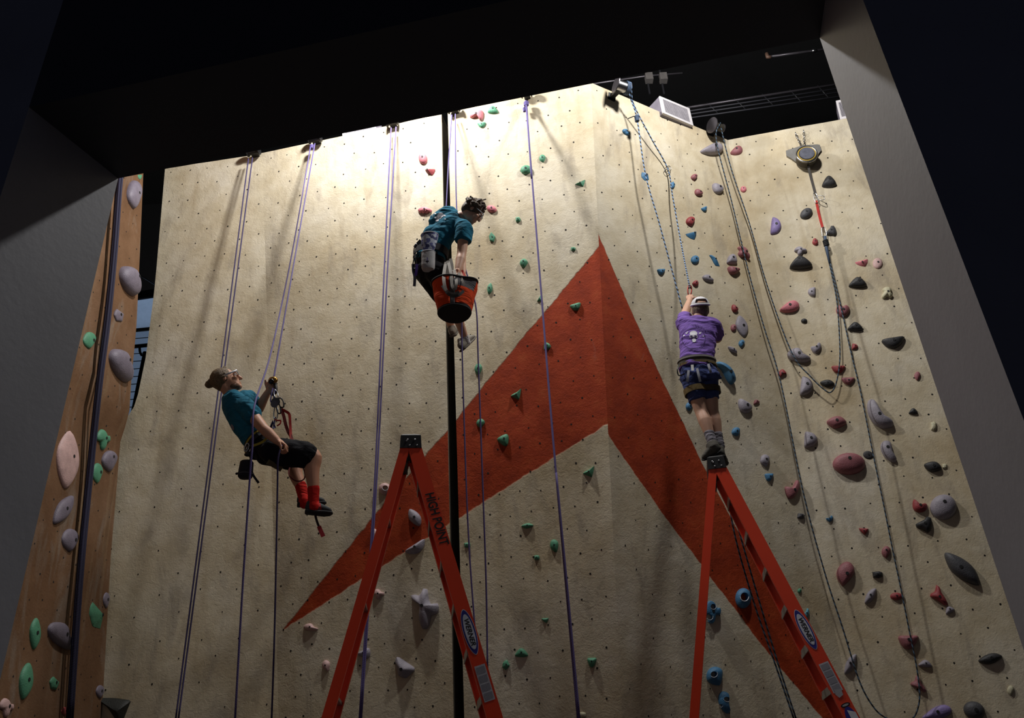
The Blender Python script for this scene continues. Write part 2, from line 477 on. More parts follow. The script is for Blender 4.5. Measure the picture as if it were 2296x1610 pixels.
# floor, far walls, ceiling of the hall
m_flr = mat('floor_mat', (66, 66, 70), 0.85, bump=.2)
m_blk = mat('black_ceiling', (20, 20, 22), 0.9)
fb = MB(); fb.box((0, 5, -0.05), (9, 0, 0), (0, 11, 0), (0, 0, 0.05))
tag(fb.build('floor', m_flr, None, False), 'dark grey padded gym floor', 'floor', kind='structure')
fb = MB(); fb.box((0, 8.5, 15.0), (9, 0, 0), (0, 7.5, 0), (0, 0, 0.05))
tag(fb.build('ceiling', m_blk, None, False), 'black painted hall ceiling far above the wall', 'ceiling', kind='structure')
fb = MB(); fb.box((0, 15.6, 7.5), (9, 0, 0), (0, 0.05, 0), (0, 0, 7.5))
tag(fb.build('wall_rear', m_blk, None, False), 'black far wall of the hall behind the climbing wall', 'wall', kind='structure')
for sx, nm in ((-9.0, 'wall_side_1'), (9.0, 'wall_side_2')):
    fb = MB(); fb.box((sx, 8.5, 7.5), (0.05, 0, 0), (0, 7.1, 0), (0, 0, 7.5))
    tag(fb.build(nm, m_blk, None, False), 'black side wall of the hall ' + ('beyond the brown wall' if sx < 0 else 'beyond the big grey dome hold'), 'wall', kind='structure')
# ------------------------------------------------------------------ climbing holds
HCOL = dict(pk=(208, 122, 132), pp=(200, 166, 162), rd=(152, 60, 64), rm=(150, 92, 98), gn=(80, 144, 112),
            bl=(66, 120, 160), lv=(152, 146, 156), lg=(120, 112, 126), gy=(72, 72, 76),
            gk=(48, 48, 50), pu=(140, 124, 176), cr=(196, 190, 160), tl=(90, 150, 168), dv=(40, 42, 38))
def hmat(c, flat=False):
    return mat('hold_'+c, HCOL[c], 0.55, var=0.16, scale=14, bump=0.35, bscale=90)
_ci = [(math.cos(2*math.pi*k/14), math.sin(2*math.pi*k/14)) for k in range(14)]
SH = dict(
    ell=('s', _ci),
    egg=('s', [(0, 1), (-.62, .72), (-.98, .1), (-.8, -.45), (-.3, -.85), (.05, -1), (.4, -.7), (.85, -.1), (.98, .4), (.6, .85)]),   # narrow below
    drop=('s', [(-1, -.55), (-.5, .25), (.0, .8), (.55, .98), (.95, .55), (1, -.1), (.65, -.65), (.0, -.9), (-.6, -.85)]),
    D=('m', [(-.9, -1), (-.95, -.1), (-.85, .95), (-.4, 1), (.35, .8), (.9, .3), (.95, -.25), (.5, -.75), (-.2, -.98)]),
    half=('m', [(-1, .75), (0, .85), (1, .8), (.9, .15), (.5, -.6), (0, -.9), (-.55, -.6), (-.92, .1)]),        # flat top
    moon=('m', [(-1, -.6), (-.75, .15), (-.3, .85), (.05, .95), (.5, .55), (1, -.5), (.5, -.85), (-.4, -.85)]),  # flat foot
    lens=('m', [(-1, .1), (-.45, .75), (.2, .95), (.7, .6), (1, -.1), (.45, -.75), (-.2, -.95), (-.7, -.55)]),
    cres=('m', [(-1, .15), (-.35, .05), (.1, .35), (.35, .95), (.75, .9), (.95, .2), (.6, -.6), (-.1, -.95), (-.7, -.5)]),
    boom=('s', [(-1, .9), (-.75, 1), (-.1, .75), (.5, .2), (.9, -.5), (.95, -.9), (.6, -1), (.25, -.6), (-.1, .0), (-.5, .5), (-.95, .75)]),
    big=('s', [(-.95, .85), (-.65, 1), (-.4, .8), (.1, .05), (.55, -.4), (1, -.6), (.85, -.9), (.2, -1), (-.4, -.75), (-.85, -.2), (-1, .4)]),
    bean=('s', [(-.6, 1), (.1, .95), (.4, .5), (.5, -.1), (1, -.75), (.7, -1), (.1, -.85), (-.55, -.4), (-.95, .2), (-.95, .7)]),
    heart=('s', [(0, .7), (.45, 1), (.95, .65), (1, 0), (.6, -.7), (0, -1), (-.6, -.75), (-1, -.05), (-.9, .7), (-.4, 1)]),
    dia=('p', [(-.25, 1), (.9, .1), (.6, -.5), (.3, -1), (-.75, -.75), (-1, .2), (-.7, .7)]),
    tri=('p', [(1, 1), (.85, -.1), (.6, -1), (0, -.75), (-1, -.35), (-.6, .0), (.2, .35)]),
    wedge=('p', [(-1, .7), (1, .9), (.85, -.1), (.4, -1), (-.3, -.5), (-.85, .2)]),
    fin=('p', [(-1, .9), (-.6, 1), (-.1, .4), (.2, .2), (1, -1), (.2, -.9), (-.1, -.5), (-.5, .2)]),
    sq=('p', [(-.9, .7), (.3, .95), (.95, .6), (1, -.6), (.2, -1), (-.75, -.85)]),
    roc=('p', [(.35, 1), (.85, .85), (1, .1), (.85, -.6), (.5, -1), (-.2, -.6), (-.9, -.3), (-1, .05), (-.5, .35), (.0, .6)]),
    scal=('m', [(-1, .1), (-.5, .8), (0, 1), (.5, .7), (1, .1), (.8, -.7), (.55, -.45), (.3, -1), (.05, -.6), (-.2, -1), (-.45, -.6), (-.75, -.8)]),
    hook=('s', [(-1, -.1), (-.7, .5), (-.1, .6), (.3, .95), (.85, .9), (1, .2), (.85, -.75), (.5, -1), (.45, -.4), (.1, -.1), (-.5, -.45), (-.9, -.4)]),
    star=('s', [(-.05, 1), (.2, .95), (.35, .35), (.75, .1), (1, .3), (.98, -.2), (.75, -.3), (.45, -.35), (.4, -.75), (.15, -1), (-.15, -.95), (-.35, -.5), (-.3, .0), (-.4, .35), (-.9, .45), (-.98, .65), (-.65, .7), (-.3, .65)]),
    knob=('s', [(-.9, .5), (-.3, .95), (.25, .75), (.5, .35), (1, .3), (.95, -.25), (.4, -.3), (.15, -.95), (-.4, -.9), (-.55, -.2), (-1, -.1)]),
    pyr=('p', [(-.95, .6), (-.8, 1), (-.5, .95), (.95, .0), (1, -.25), (.2, -.95), (-.1, -1), (-.6, -.75)]),
    foot=('p', [(-.3, 1), (.05, .8), (.25, .25), (.7, -.35), (1, -.95), (.6, -1), (-.2, -.5), (-1, -.15), (-.9, .15), (-.45, .35)]),
)
def resample(kind, pts, n=26):
    P3 = [Vector((x, y, 0)) for x, y in pts]
    if kind in 's': P3 = crom(P3, 6, True)
    elif kind == 'm': P3 = [q for p in [crom(P3, 4, True)] for q in p]
    P3.append(P3[0]); L = [0]
    for a, b in zip(P3[:-1], P3[1:]): L.append(L[-1]+(b-a).length)
    out = []; j = 0
    for k in range(n):
        t = L[-1]*k/n
        while L[j+1] < t: j += 1
        out.append(P3[j].lerp(P3[j+1], (t-L[j])/max(1e-9, L[j+1]-L[j])))
    return out
BOLT_M = mat('bolt_steel_dark', (24, 24, 25), 0.6)
def hold(shape, cx, cy, w, h, rot, col, label, dep=0.5, peak=(0.05, 0.1), prof='dome', grp=None, bolt=True, cat='climbing hold', name='climbing_hold'):
    kind, pts = SH[shape]; loc, n = wallhit(cx, cy)
    o2 = resample(kind, pts); c, s = math.cos(math.radians(rot)), math.sin(math.radians(rot))
    base0 = [PPL(cx+(p.x*c-p.y*s)*w/2, cy-(p.x*s+p.y*c)*h/2*1.0, loc, n) if not rot else
             PPL(cx+(p.x*w/2*c-p.y*h/2*s), cy-(p.x*w/2*s+p.y*h/2*c), loc, n) for p in o2]
    def at(u, v, off):
        x, y = u*w/2*c-v*h/2*s, u*w/2*s+v*h/2*c
        return PPL(cx+x, cy-y, loc+n*off, n)
    r_ = sorted((q-loc).length for q in base0); size = r_[len(r_)//3]*2
    hg = size*dep*(0.34 if abs(n.x) > 0.9 else 0.8)
    pk = at(peak[0], peak[1], hg*0.35)-n*hg*0.35
    out = [at(p.x, p.y, hg*0.35)-n*(hg*0.35) for p in o2]
    mb = MB(); N = len(out)
    if prof == 'dome': rings = [(1, 0), (.985, .25), (.93, .48), (.82, .68), (.64, .85), (.4, .95), (.18, .99)]
    elif prof == 'plate': rings = [(1, 0), (1, .55), (.93, .85), (.7, .97), (.35, 1)]
    elif prof == 'sharp': rings = [(1, 0), (.98, .12), (.75, .38), (.5, .64), (.25, .88), (.1, .98)]
    else: rings = [(1, 0), (.99, .18), (.8, .45), (.55, .72), (.3, .9), (.12, .98)]
    zb = -0.018                                                    # sink the foot so it sits in the uneven plaster
    mb.v += [q+n*zb for q in out]
    for sc, hh in rings:
        mb.v += [pk.lerp(q, sc)+n*hg*hh for q in out]
    R = len(rings)
    for r in range(R):
        for k in range(N):
            k2 = (k+1) % N; mb.f.append((r*N+k, r*N+k2, (r+1)*N+k2, (r+1)*N+k))
    mb.f.append(tuple(range(N))[::-1])
    mb.v.append(pk+n*hg); t = len(mb.v)-1
    for k in range(N): mb.f.append((R*N+k, R*N+(k+1) % N, t))
    o = mb.build(name, hmat(col), None, 'auto' if prof in ('sharp', 'wedge') else True, origin=loc)
    tag(o, label, cat, grp or 'climbing holds bolted to the walls')
    if bolt:
        b = MB(); rr = min(0.017, size*0.10); e1 = n.orthogonal().normalized(); e2 = n.cross(e1)
        q = pk+n*(hg-0.010)
        b.prism([q+(e1*math.cos(k*math.pi/4)+e2*math.sin(k*math.pi/4))*rr for k in range(8)], n*0.014)
        b.build('bolt', BOLT_M, o, False)
    o['_n'] = tuple(n); o['_hg'] = hg
    return o, pk, n, hg, at
def pocket(res, u, v, rw, rh, rot=0):
    """a finger pocket cut right through the hold to the wall behind; its lower lip is worn pale"""
    o, pk, n, hg, at = res
    q = at(u, v, hg*.8); a = at(u+rw, v, hg*.8)-q; b = at(u, v+rh, hg*.8)-q
    cr_, sr = math.cos(math.radians(rot)), math.sin(math.radians(rot))
    a, b = a*cr_+b*sr, b*cr_-a*sr; org = o.location.copy()
    bv = BVHTree.FromPolygons([w.co+org for w in o.data.vertices], [tuple(p.vertices) for p in o.data.polygons])
    cu = MB(); cu.prism([q+a*math.cos(k*math.pi/12)+b*math.sin(k*math.pi/12)-n*(hg+.2) for k in range(24)], n*(hg*2+.4))
    co = bpy.data.objects.new('cutter', cu.mesh('cutter')); COL.objects.link(co)
    md = o.modifiers.new('cut', 'BOOLEAN'); md.operation = 'DIFFERENCE'; md.solver = 'EXACT'; md.object = co
    dg = bpy.context.evaluated_depsgraph_get(); dg.update()
    me = bpy.data.meshes.new_from_object(o.evaluated_get(dg)); o.modifiers.clear(); o.data = me
    cm = co.data; bpy.data.objects.remove(co); bpy.data.meshes.remove(cm)
    for p in me.polygons: p.use_smooth = True
    me.set_sharp_from_angle(angle=math.radians(38))
    pts = []
    for w_ in range(185, 356, 10):
        c = q+(a*math.cos(math.radians(w_))+b*math.sin(math.radians(w_)))*1.06
        hit = bv.ray_cast(c+n*.5, -n)[0]; pts.append(hit if hit is not None else c)
    t = MB(); t.tube(pts, min(a.length, b.length)*.12, 8, True, True)
    t.build('pocket_lip', mat('worn_lip', (186, 190, 198), .6), o)

H = hold
# --- brown side wall
H('egg', 303, 436, 28, 64, 0, 'lg', 'mauve egg shaped hold, topmost on the brown wall beside the dark gap', .7)
H('half', 314, 397, 9, 12, 0, 'gn', 'sliver of a green hold under the header beam at the brown wall edge', .4, bolt=False)
H('bean', 293, 630, 36, 66, 0, 'lg', 'shiny mauve horn hold with a curled lip on the brown wall', 1.1, (.3, .3))
H('dia', 268, 707, 22, 30, 10, 'lg', 'tiny dark grey hold under the shiny mauve horn on the brown wall', .5)
H('egg', 201, 763, 28, 38, 0, 'gn', 'green hold beside the dark rope and grey pillar on the brown wall', .5, (.4, 0))
H('bean', 273, 820, 46, 74, 0, 'lg', 'big dark mauve saddle shaped hold next to the wire mesh gap', 1.0, (.2, .35))
H('lens', 154, 1030, 130, 50, 88, 'pp', 'long pale pink oval hold on the brown wall beside the grey pillar', .3, (.1, -.2))
H('knob', 233, 985, 28, 48, 0, 'gn', 'knobbly green hold behind the dark rope on the brown wall', .6)
H('egg', 247, 1034, 32, 48, 0, 'lg', 'grey cup shaped hold where the brown wall meets the beige wall', .6, (.1, .4))
H('egg', 219, 1061, 22, 46, 0, 'gn', 'smooth green hold under the knobbly green one on the brown wall', .45, (.3, .1))
H('lens', 144, 1143, 76, 32, 58, 'lg', 'slanting grey blade hold below the long pale pink oval', .5)
H('egg', 158, 1211, 36, 52, 0, 'lg', 'round grey hold below the slanting grey blade', .55, (.3, .0))
H('dia', 218, 1380, 30, 62, 8, 'gn', 'green diamond hold near the foot of the brown wall', .45, (.5, .0), 'sharp')
H('egg', 239, 1346, 14, 36, 0, 'lg', 'thin dark mauve hold beside the green diamond', .4)
H('lens', 80, 1421, 72, 24, 86, 'gn', 'upright green pod hold beside the grey pillar', .5)
H('bean', 141, 1426, 62, 62, 0, 'lg', 'grey saddle hold between the upright green pod and the dark rope', .6)
H('lens', 60, 1527, 84, 30, 82, 'gn', 'green pod hold low on the brown wall', .5)
H('dia', 123, 1532, 22, 30, 0, 'gn', 'tiny green hold right of the low green pod', .5)
H('egg', 225, 1551, 18, 30, 0, 'lg', 'little grey hold at the lowest corner of the brown wall edge', .5)
H('knob', 16, 1586, 30, 44, 0, 'pp', 'pink knob hold low beside the grey pillar', .6)
H('egg', 146, 1595, 16, 20, 0, 'rd', 'little dark red hold beside the foot of the dark rope', .5)
H('tri', 254, 1592, 64, 80, 95, 'dv', 'dark triangular block low where the brown wall ends', .5, (-.2, -.3), 'sharp', bolt=False)
# --- beige wall round the bending climber and the green route
H('ell', 948, 355, 19, 25, 12, 'pk', 'pink oval hold beside the black joint strip, above a red wedge', .45)
H('wedge', 964, 385, 23, 15, 0, 'rd', 'small red wedge hold under the pink oval by the joint strip', .6, (-.4, .4), 'sharp')
H('hook', 1068, 258, 31, 24, 0, 'pk', 'pink hooked hold under the header beam', .5)
H('moon', 1105, 246, 24, 18, 0, 'gn', 'green dome hold beside the pink hooked hold', .5)
H('half', 1080, 280, 18, 13, 5, 'gn', 'small green half round hold under the pink hooked hold', .5)
H('scal', 952, 471, 31, 15, 0, 'pk', 'pink scalloped hold beside the bending climber\'s shoulder', .5)
H('ell', 1102, 468, 23, 15, -15, 'pk', 'pink oval hold beside the bending climber\'s face', .5)
H('egg', 1216, 355, 15, 17, 10, 'gn', 'small green hold right of the single purple rope', .5)
H('ell', 1179, 380, 25, 19, 12, 'gn', 'smooth green oval hold touching the single purple rope', .5)
H('tri', 1300, 410, 23, 16, 0, 'gn', 'green pointed hold near the top of the wall ridge', .6, (.1, -.1), 'sharp')
H('sq', 1161, 492, 11, 12, 0, 'gn', 'tiny square green hold between the climber\'s head and the purple rope', .6)
H('dia', 1104, 532, 15, 22, 0, 'gn', 'flat green diamond hold beside the bending climber\'s arm', .35, (0, 0), 'plate')
H('sq', 1285, 558, 11, 9, 0, 'gn', 'tiny green hold just above the orange arrow tip', .6)
H('egg', 1174, 590, 18, 20, 0, 'gn', 'round green hold left of the single purple rope, above the arrow', .6, (0, .3))
H('lens', 1098, 647, 26, 12, 80, 'gn', 'narrow upright green hold beside the orange haul bag', .5)
H('tri', 1209, 671, 13, 12, 30, 'gn', 'small green hold on the upper edge of the orange arrow, at the purple rope', .6)
H('half', 1291, 688, 24, 18, 15, 'gn', 'green hold high on the orange arrow right of the purple rope', .55)
H('D', 1227, 776, 16, 17, 0, 'gn', 'green hold half behind the purple rope on the orange arrow', .5)
H('egg', 1072, 828, 17, 27, 0, 'gn', 'green oval hold under the bending climber\'s shoe', .5)
H('tri', 1156, 883, 24, 26, 0, 'gn', 'pointed green horn hold on the orange arrow', .7, (.2, -.2), 'sharp')
H('egg', 1077, 949, 19, 21, 0, 'gn', 'round green hold on the orange arrow behind a thin rope', .6)
H('moon', 1130, 985, 27, 28, -35, 'gn', 'green half moon hold on the orange arrow', .5)
H('tri', 1319, 1057, 26, 26, 0, 'gn', 'pointed green horn hold under the notch of the orange arrow', .7, (.1, -.1), 'sharp')
H('lens', 1182, 1179, 27, 12, 5, 'gn', 'flat leaf shaped green hold under the arrow\'s left arm', .6)
H('egg', 1243, 1224, 20, 30, 15, 'gn', 'green egg hold touching the thick part of the purple rope', .5)
H('sq', 1203, 1250, 13, 11, 0, 'gn', 'tiny green hold left of the green egg hold', .7)
H('sq', 1047, 1222, 15, 12, 0, 'gn', 'tiny green hold beside the black joint strip under the arrow', .6)
H('wedge', 1222, 1391, 16, 12, 0, 'gn', 'small green wedge hold on the bare beige panel under the arrow', .6)
H('moon', 1169, 1464, 30, 22, 0, 'gn', 'domed green hold low on the beige panel, larger of a pair', .5)
H('dia', 1135, 1491, 18, 23, -20, 'gn', 'small green hold below the domed green one', .5)
H('half', 1327, 1486, 20, 25, 0, 'gn', 'green shield shaped hold low on the beige panel', .6, (0, .3))
H('sq', 1303, 1603, 22, 14, 0, 'cr', 'pale hold at the foot of the single purple rope', .5, bolt=False)
# --- round the left ladder
r = H('ell', 862, 1096, 27, 27, 0, 'pp', 'pink ring hold beside the rear leg of the lettered ladder', .5, bolt=False); pocket(r, .15, .15, .45, .42)
H('egg', 838, 1198, 15, 26, 0, 'pp', 'pale pink hold behind the double rope and the lettered ladder', .5, bolt=False)
H('lens', 929, 1160, 44, 26, -58, 'lv', 'grey blade hold with pale edge on the arrow, inside the lettered ladder', .5)
H('half', 933, 1229, 50, 24, 32, 'lv', 'grey wedge hold with pale top edge under the arrow, inside the lettered ladder', .6, (0, .2), 'sharp')
H('knob', 848, 1332, 25, 24, 0, 'pp', 'pink hold with a finger slot, inside the lettered ladder', .6)
H('bean', 696, 1407, 30, 20, 20, 'pp', 'pink bone shaped hold beside the sharp tip of the arrow', .6)
H('star', 950, 1365, 62, 92, 0, 'lv', 'large grey star shaped hold with stubby arms inside the lettered ladder', .55, (0, .15))
H('roc', 815, 1465, 30, 26, 0, 'lv', 'grey lumpy hold behind the rope inside the lettered ladder', .6)
H('pyr', 906, 1497, 46, 48, 0, 'lv', 'grey pyramid hold low inside the lettered ladder', .55, (-.15, -.15), 'wedge')
H('egg', 731, 1493, 18, 26, 15, 'pp', 'small pink hold outside the rear leg of the lettered ladder', .6)
# --- blue, red and grey holds round the purple shirt climber
H('bean', 1404, 296, 16, 14, 0, 'bl', 'small blue hold under the steel rope anchor', .5)
H('dia', 1448, 394, 17, 23, 30, 'bl', 'blue triangle hold behind the blue rope', .4, (.1, .1), 'sharp')
H('dia', 1509, 415, 11, 16, -10, 'bl', 'little blue hold below the karabiner on the wall', .5)
H('egg', 1557, 397, 14, 14, 0, 'rm', 'little dusty red hold, upper of two under the white vent box', .6)
H('drop', 1567, 431, 15, 18, -90, 'rm', 'little dusty red hold, lower of two under the white vent box', .6)
H('drop', 1610, 421, 25, 23, -75, 'lv', 'grey egg hold beside the two little red ones', .5)
H('half', 1580, 469, 12, 12, 20, 'bl', 'tiny blue hold above the bright red one', .6)
H('egg', 1549, 496, 20, 21, 10, 'rd', 'red rounded hold above the blue wedge hold', .5)
H('wedge', 1552, 528, 25, 19, 10, 'bl', 'blue wedge hold with a sharp left point', .5, (.3, .4), 'sharp')
H('ell', 1559, 582, 18, 19, 0, 'bl', 'round blue disc hold', .4)
H('fin', 1603, 583, 24, 26, 0, 'bl', 'blue fin hold beside the round blue disc', .6, (0, .1), 'sharp')
H('D', 1642, 580, 22, 21, 90, 'lv', 'small grey pointed hold left of the knobbly pink strip', .5)
H('knob', 1668, 567, 36, 20, -48, 'rm', 'knobbly pink strip hold behind the blue rope', .6)
H('half', 1645, 607, 26, 17, -15, 'rm', 'red shelf hold below the small grey pointed one', .7)
H('bean', 1588, 624, 24, 18, 10, 'lv', 'grey shell hold above the raised hand', .5)
H('scal', 1560, 635, 13, 14, 90, 'rd', 'tiny red ridged hold beside the raised hand', .6)
H('half', 1483, 609, 17, 14, 0, 'bl', 'small blue cup hold left of the raised hand', .6)
H('egg', 1580, 676, 13, 16, -10, 'bl', 'small blue hold peeping over the white cap', .5)
H('drop', 1648, 691, 17, 15, -90, 'rd', 'small red hold above the large grey disc', .6)
H('lens', 1664, 731, 50, 27, -75, 'lv', 'large flat grey oval disc hold beside the purple shirt', .25, (.0, .1))
H('ell', 1645, 735, 12, 16, 0, 'rm', 'red hold touching the large grey oval disc', .5)
H('egg', 1663, 770, 13, 17, -10, 'bl', 'small blue hold under the large grey oval disc', .5)
H('lens', 1643, 784, 25, 9, -35, 'lv', 'thin grey splinter hold beside the purple shirt hem', .6)
H('boom', 1628, 835, 44, 50, 0, 'bl', 'large blue boomerang hold beside the climber\'s hip', .9, (.15, -.1))
H('egg', 1546, 911, 16, 20, 0, 'bl', 'blue hold half hidden behind the climber\'s bare leg', .5)
H('drop', 1671, 909, 34, 30, -80, 'lv', 'grey barrel hold beside the climber\'s calves', .5)
H('moon', 1696, 901, 14, 11, 20, 'rm', 'tiny red hold beside the grey barrel hold', .6)
H('egg', 1651, 968, 20, 20, 20, 'bl', 'blue teardrop hold beside the climber\'s socks', .5)
H('drop', 1597, 333, 48, 28, -8, 'lv', 'big pale grey fin hold at the wall top under the dark rope anchor', .5)
H('drop', 1651, 337, 28, 21, 0, 'rm', 'pinkish red hold beside the big pale grey fin', .5)
H('ell', 1667, 424, 14, 13, 0, 'pk', 'little pink hold at the second blue rope', .5)
H('egg', 1716, 1032, 22, 27, 15, 'lv', 'grey drop hold right of the ladder top under the climber', .5)
H('half', 1725, 1070, 18, 20, 0, 'bl', 'chalky blue hold right of the ladder top', .6)
H('cres', 1777, 1097, 32, 46, -10, 'rm', 'red and grey half lens hold left of the big red oval', .5, (.1, -.1))
H('sq', 1796, 1157, 17, 13, -15, 'gy', 'tiny dark grey hold below the red and grey half lens', .6)
H('cres', 1860, 1163, 17, 14, 0, 'bl', 'tiny blue hold under the big red oval', .6)
r = H('ell', 1668, 1341, 34, 46, 0, 'bl', 'blue pocket hold with one big hole on the arrow, inside the right ladder', .55, (0, .1), bolt=False); pocket(r, .05, .12, .5, .42)
r = H('knob', 1597, 1372, 36, 52, 0, 'bl', 'blue hold with two pockets beside the rear leg of the right ladder', .5, (0, .05), 'plate'); pocket(r, .1, .45, .34, .24, 30); pocket(r, -.3, -.45, .34, .24, 20)
r = H('egg', 1605, 1517, 40, 44, 25, 'bl', 'blue egg hold with one pocket and a pale lip, low inside the right ladder', .55, (-.1, .3), bolt=False); pocket(r, -.1, .30, .36, .30, 10)
r = H('bean', 1626, 1575, 34, 46, -15, 'bl', 'blue hold with one large and one tiny pocket, lowest inside the right ladder', .55, (.05, .2), bolt=False); pocket(r, .1, .35, .42, .24, 15); pocket(r, -.35, -.40, .2, .15, 15)
H('egg', 1793, 1325, 9, 12, 0, 'gn', 'tiny green hold right of the right ladder rail', .6)
H('cres', 1807, 1376, 16, 25, 0, 'tl', 'pale teal hold peeping from behind the right ladder rail', .6)
# --- right wall
H('moon', 1859, 407, 33, 26, 5, 'gk', 'dark grey hold right of the belay device strap', .6)
H('ell', 1808, 478, 30, 21, 30, 'gy', 'dark grey oval hold left of the red sling', .55)
H('roc', 1863, 519, 26, 24, 20, 'gy', 'dark grey hold touching the blue rope knot', .55)
H('D', 1740, 506, 24, 37, -5, 'pu', 'smooth purple half moon hold', .4)
H('scal', 1828, 542, 16, 14, 110, 'rd', 'small red ridged hold left of the blue rope knot', .6)
H('knob', 1795, 562, 28, 20, 0, 'lv', 'small knuckled grey hold above the black shark fin hold', .6)
H('moon', 1796, 589, 52, 28, 4, 'gk', 'black shark fin hold under the knuckled grey one', .7, (-.2, .5))
H('wedge', 1933, 590, 30, 17, 12, 'pk', 'pink wedge hold next to a chalky pink disc', .5, (0, .1), 'sharp')
H('ell', 1968, 590, 22, 24, 0, 'pp', 'chalky pale pink disc hold beside the grey pillar', .3)
H('moon', 1924, 633, 41, 25, 0, 'gk', 'dark grey mound hold below the pink wedge', .55)
H('D', 1820, 654, 18, 20, 180, 'lv', 'small grey half round hold above the long pink drop', .5)
H('drop', 1770, 687, 44, 28, 0, 'pk', 'long pink drop hold between the blue ropes', .5)
H('ell', 1803, 719, 14, 10, 0, 'gk', 'tiny black hold below the long pink drop', .6)
H('heart', 1890, 697, 30, 27, 0, 'rm', 'mauve heart shaped hold behind the doubled blue rope', .5)
H('moon', 1918, 732, 35, 21, 0, 'gk', 'dark grey half round hold below the mauve heart', .6)
H('knob', 1989, 657, 27, 30, -40, 'cr', 'cream pitted hold at the grey pillar edge', .6)
H('half', 2004, 768, 50, 27, 8, 'gk', 'large dark grey bowl hold beside the grey pillar', .55, (0, .2))
H('D', 1917, 777, 14, 13, 0, 'rd', 'tiny red hold on the blue rope below the dark half round one', .6)
H('bean', 1791, 797, 48, 38, 20, 'lv', 'big grey kidney hold behind the slack blue rope', .6)
H('cres', 1830, 780, 25, 25, 0, 'lv', 'grey crescent hold right of the big grey kidney', .6)
H('cres', 1754, 837, 20, 20, 180, 'rd', 'small red curled hold below the big grey kidney', .6)
H('D', 1809, 865, 29, 41, -5, 'lv', 'grey thumb shaped hold left of the rope loop\'s foot', .55)
H('half', 1880, 828, 30, 19, 0, 'rd', 'red half round hold crossed by the blue rope loop', .55)
H('half', 1902, 854, 29, 18, 0, 'rm', 'dull red half round hold outside the blue rope loop', .55)
H('lens', 1855, 859, 33, 17, -5, 'gk', 'dark leaf hold inside the foot of the blue rope loop', .5)
H('big', 1975, 926, 60, 66, 0, 'lv', 'very large grey boomerang hold right of the blue rope', .5, (-.15, -.15))
H('moon', 2048, 922, 21, 15, 0, 'gk', 'small black hold right of the very large grey boomerang', .6)
H('lens', 1876, 946, 45, 28, 0, 'rm', 'mauve bread shaped hold above the big red oval', .6, (0, .1))
H('D', 1818, 985, 31, 35, 0, 'lv', 'grey half round hold left of the mauve bread shaped one', .55)
H('ell', 1904, 1039, 74, 48, 0, 'rm', 'very large dull red oval hold with chalky top', .5, (0, .35))
H('ell', 1947, 1020, 24, 18, -15, 'gk', 'small flat black disc touching the very large red oval', .2)
H('bean', 1993, 1012, 37, 48, 0, 'lv', 'shiny grey kidney hold right of the blue rope', .6, (-.2, .3))
H('lens', 2092, 1046, 41, 25, -10, 'gk', 'black pebble hold beside the grey pillar', .55)
H('sq', 2118, 1045, 11, 12, 0, 'cr', 'tiny cream hold squeezed between black pebble and pillar', .5, bolt=False)
H('cres', 2061, 1134, 37, 30, -45, 'rd', 'shiny dark red cup hold left of the large grey dome', .6)
H('ell', 2116, 1136, 60, 56, 0, 'lv', 'very large grey dome hold beside the pillar', .5, (0, .3))
H('roc', 2072, 1176, 38, 37, 0, 'gk', 'black craggy rock hold under the red cup', .6)
H('wedge', 1936, 1191, 22, 16, -8, 'rd', 'small dark red wedge hold left of the blue rope', .6)
H('egg', 1987, 1238, 21, 28, 0, 'rm', 'dusty red drop hold left of the blue rope', .6, (0, .3))
H('egg', 1895, 1286, 40, 56, -12, 'rm', 'large dusty red hold split by a pale crease', .5, (.2, 0))
H('sq', 1967, 1288, 25, 16, 0, 'gk', 'small black block hold right of the creased red one', .6)
H('lens', 2158, 1275, 106, 42, -42, 'gy', 'very long dark grey blade hold beside the pillar', .5, (-.1, -.1))
H('lens', 1952, 1336, 42, 20, 55, 'lv', 'grey leaf hold standing on edge below the small black block', .55)
H('ell', 2010, 1337, 28, 17, 0, 'rd', 'small dark red oval hold at the blue rope', .5)
H('foot', 2106, 1334, 42, 46, 0, 'rd', 'dark red foot shaped hold', .6, (0, -.2))
H('moon', 2129, 1367, 22, 18, 25, 'lv', 'small mauve hold under the dark red foot shaped one', .6)
H('half', 2037, 1440, 44, 36, 0, 'rm', 'mauve bracket hold behind the blue rope', .6, (0, .3))
H('lens', 1907, 1489, 52, 22, 62, 'lv', 'grey leaf hold at the outer blue rope near the ladder', .55)
H('moon', 2075, 1488, 32, 18, -5, 'lv', 'pale grey shelf hold below the mauve bracket', .6)
H('foot', 2060, 1533, 38, 38, 0, 'rm', 'red hold with a curved tail behind the blue rope', .6, (.1, -.4))
H('lens', 2221, 1477, 55, 25, 12, 'gk', 'black boat shaped hold low beside the pillar', .5)
H('drop', 2100, 1598, 68, 34, 5, 'pu', 'big purple fin hold at the foot of the blue rope loop', .5)
H('ell', 2185, 1593, 50, 40, -25, 'gy', 'shiny dark grey dome hold low beside the pillar', .55)
H('egg', 2057, 843, 14, 20, 0, 'rm', 'sliver of a mauve hold behind the pillar edge', .5, bolt=False)
H('sq', 2093, 955, 14, 22, 0, 'cr', 'sliver of a cream hold behind the pillar edge', .5, bolt=False)
H('egg', 2266, 1548, 16, 22, 0, 'cr', 'small cream hold low behind the pillar edge', .5, bolt=False)
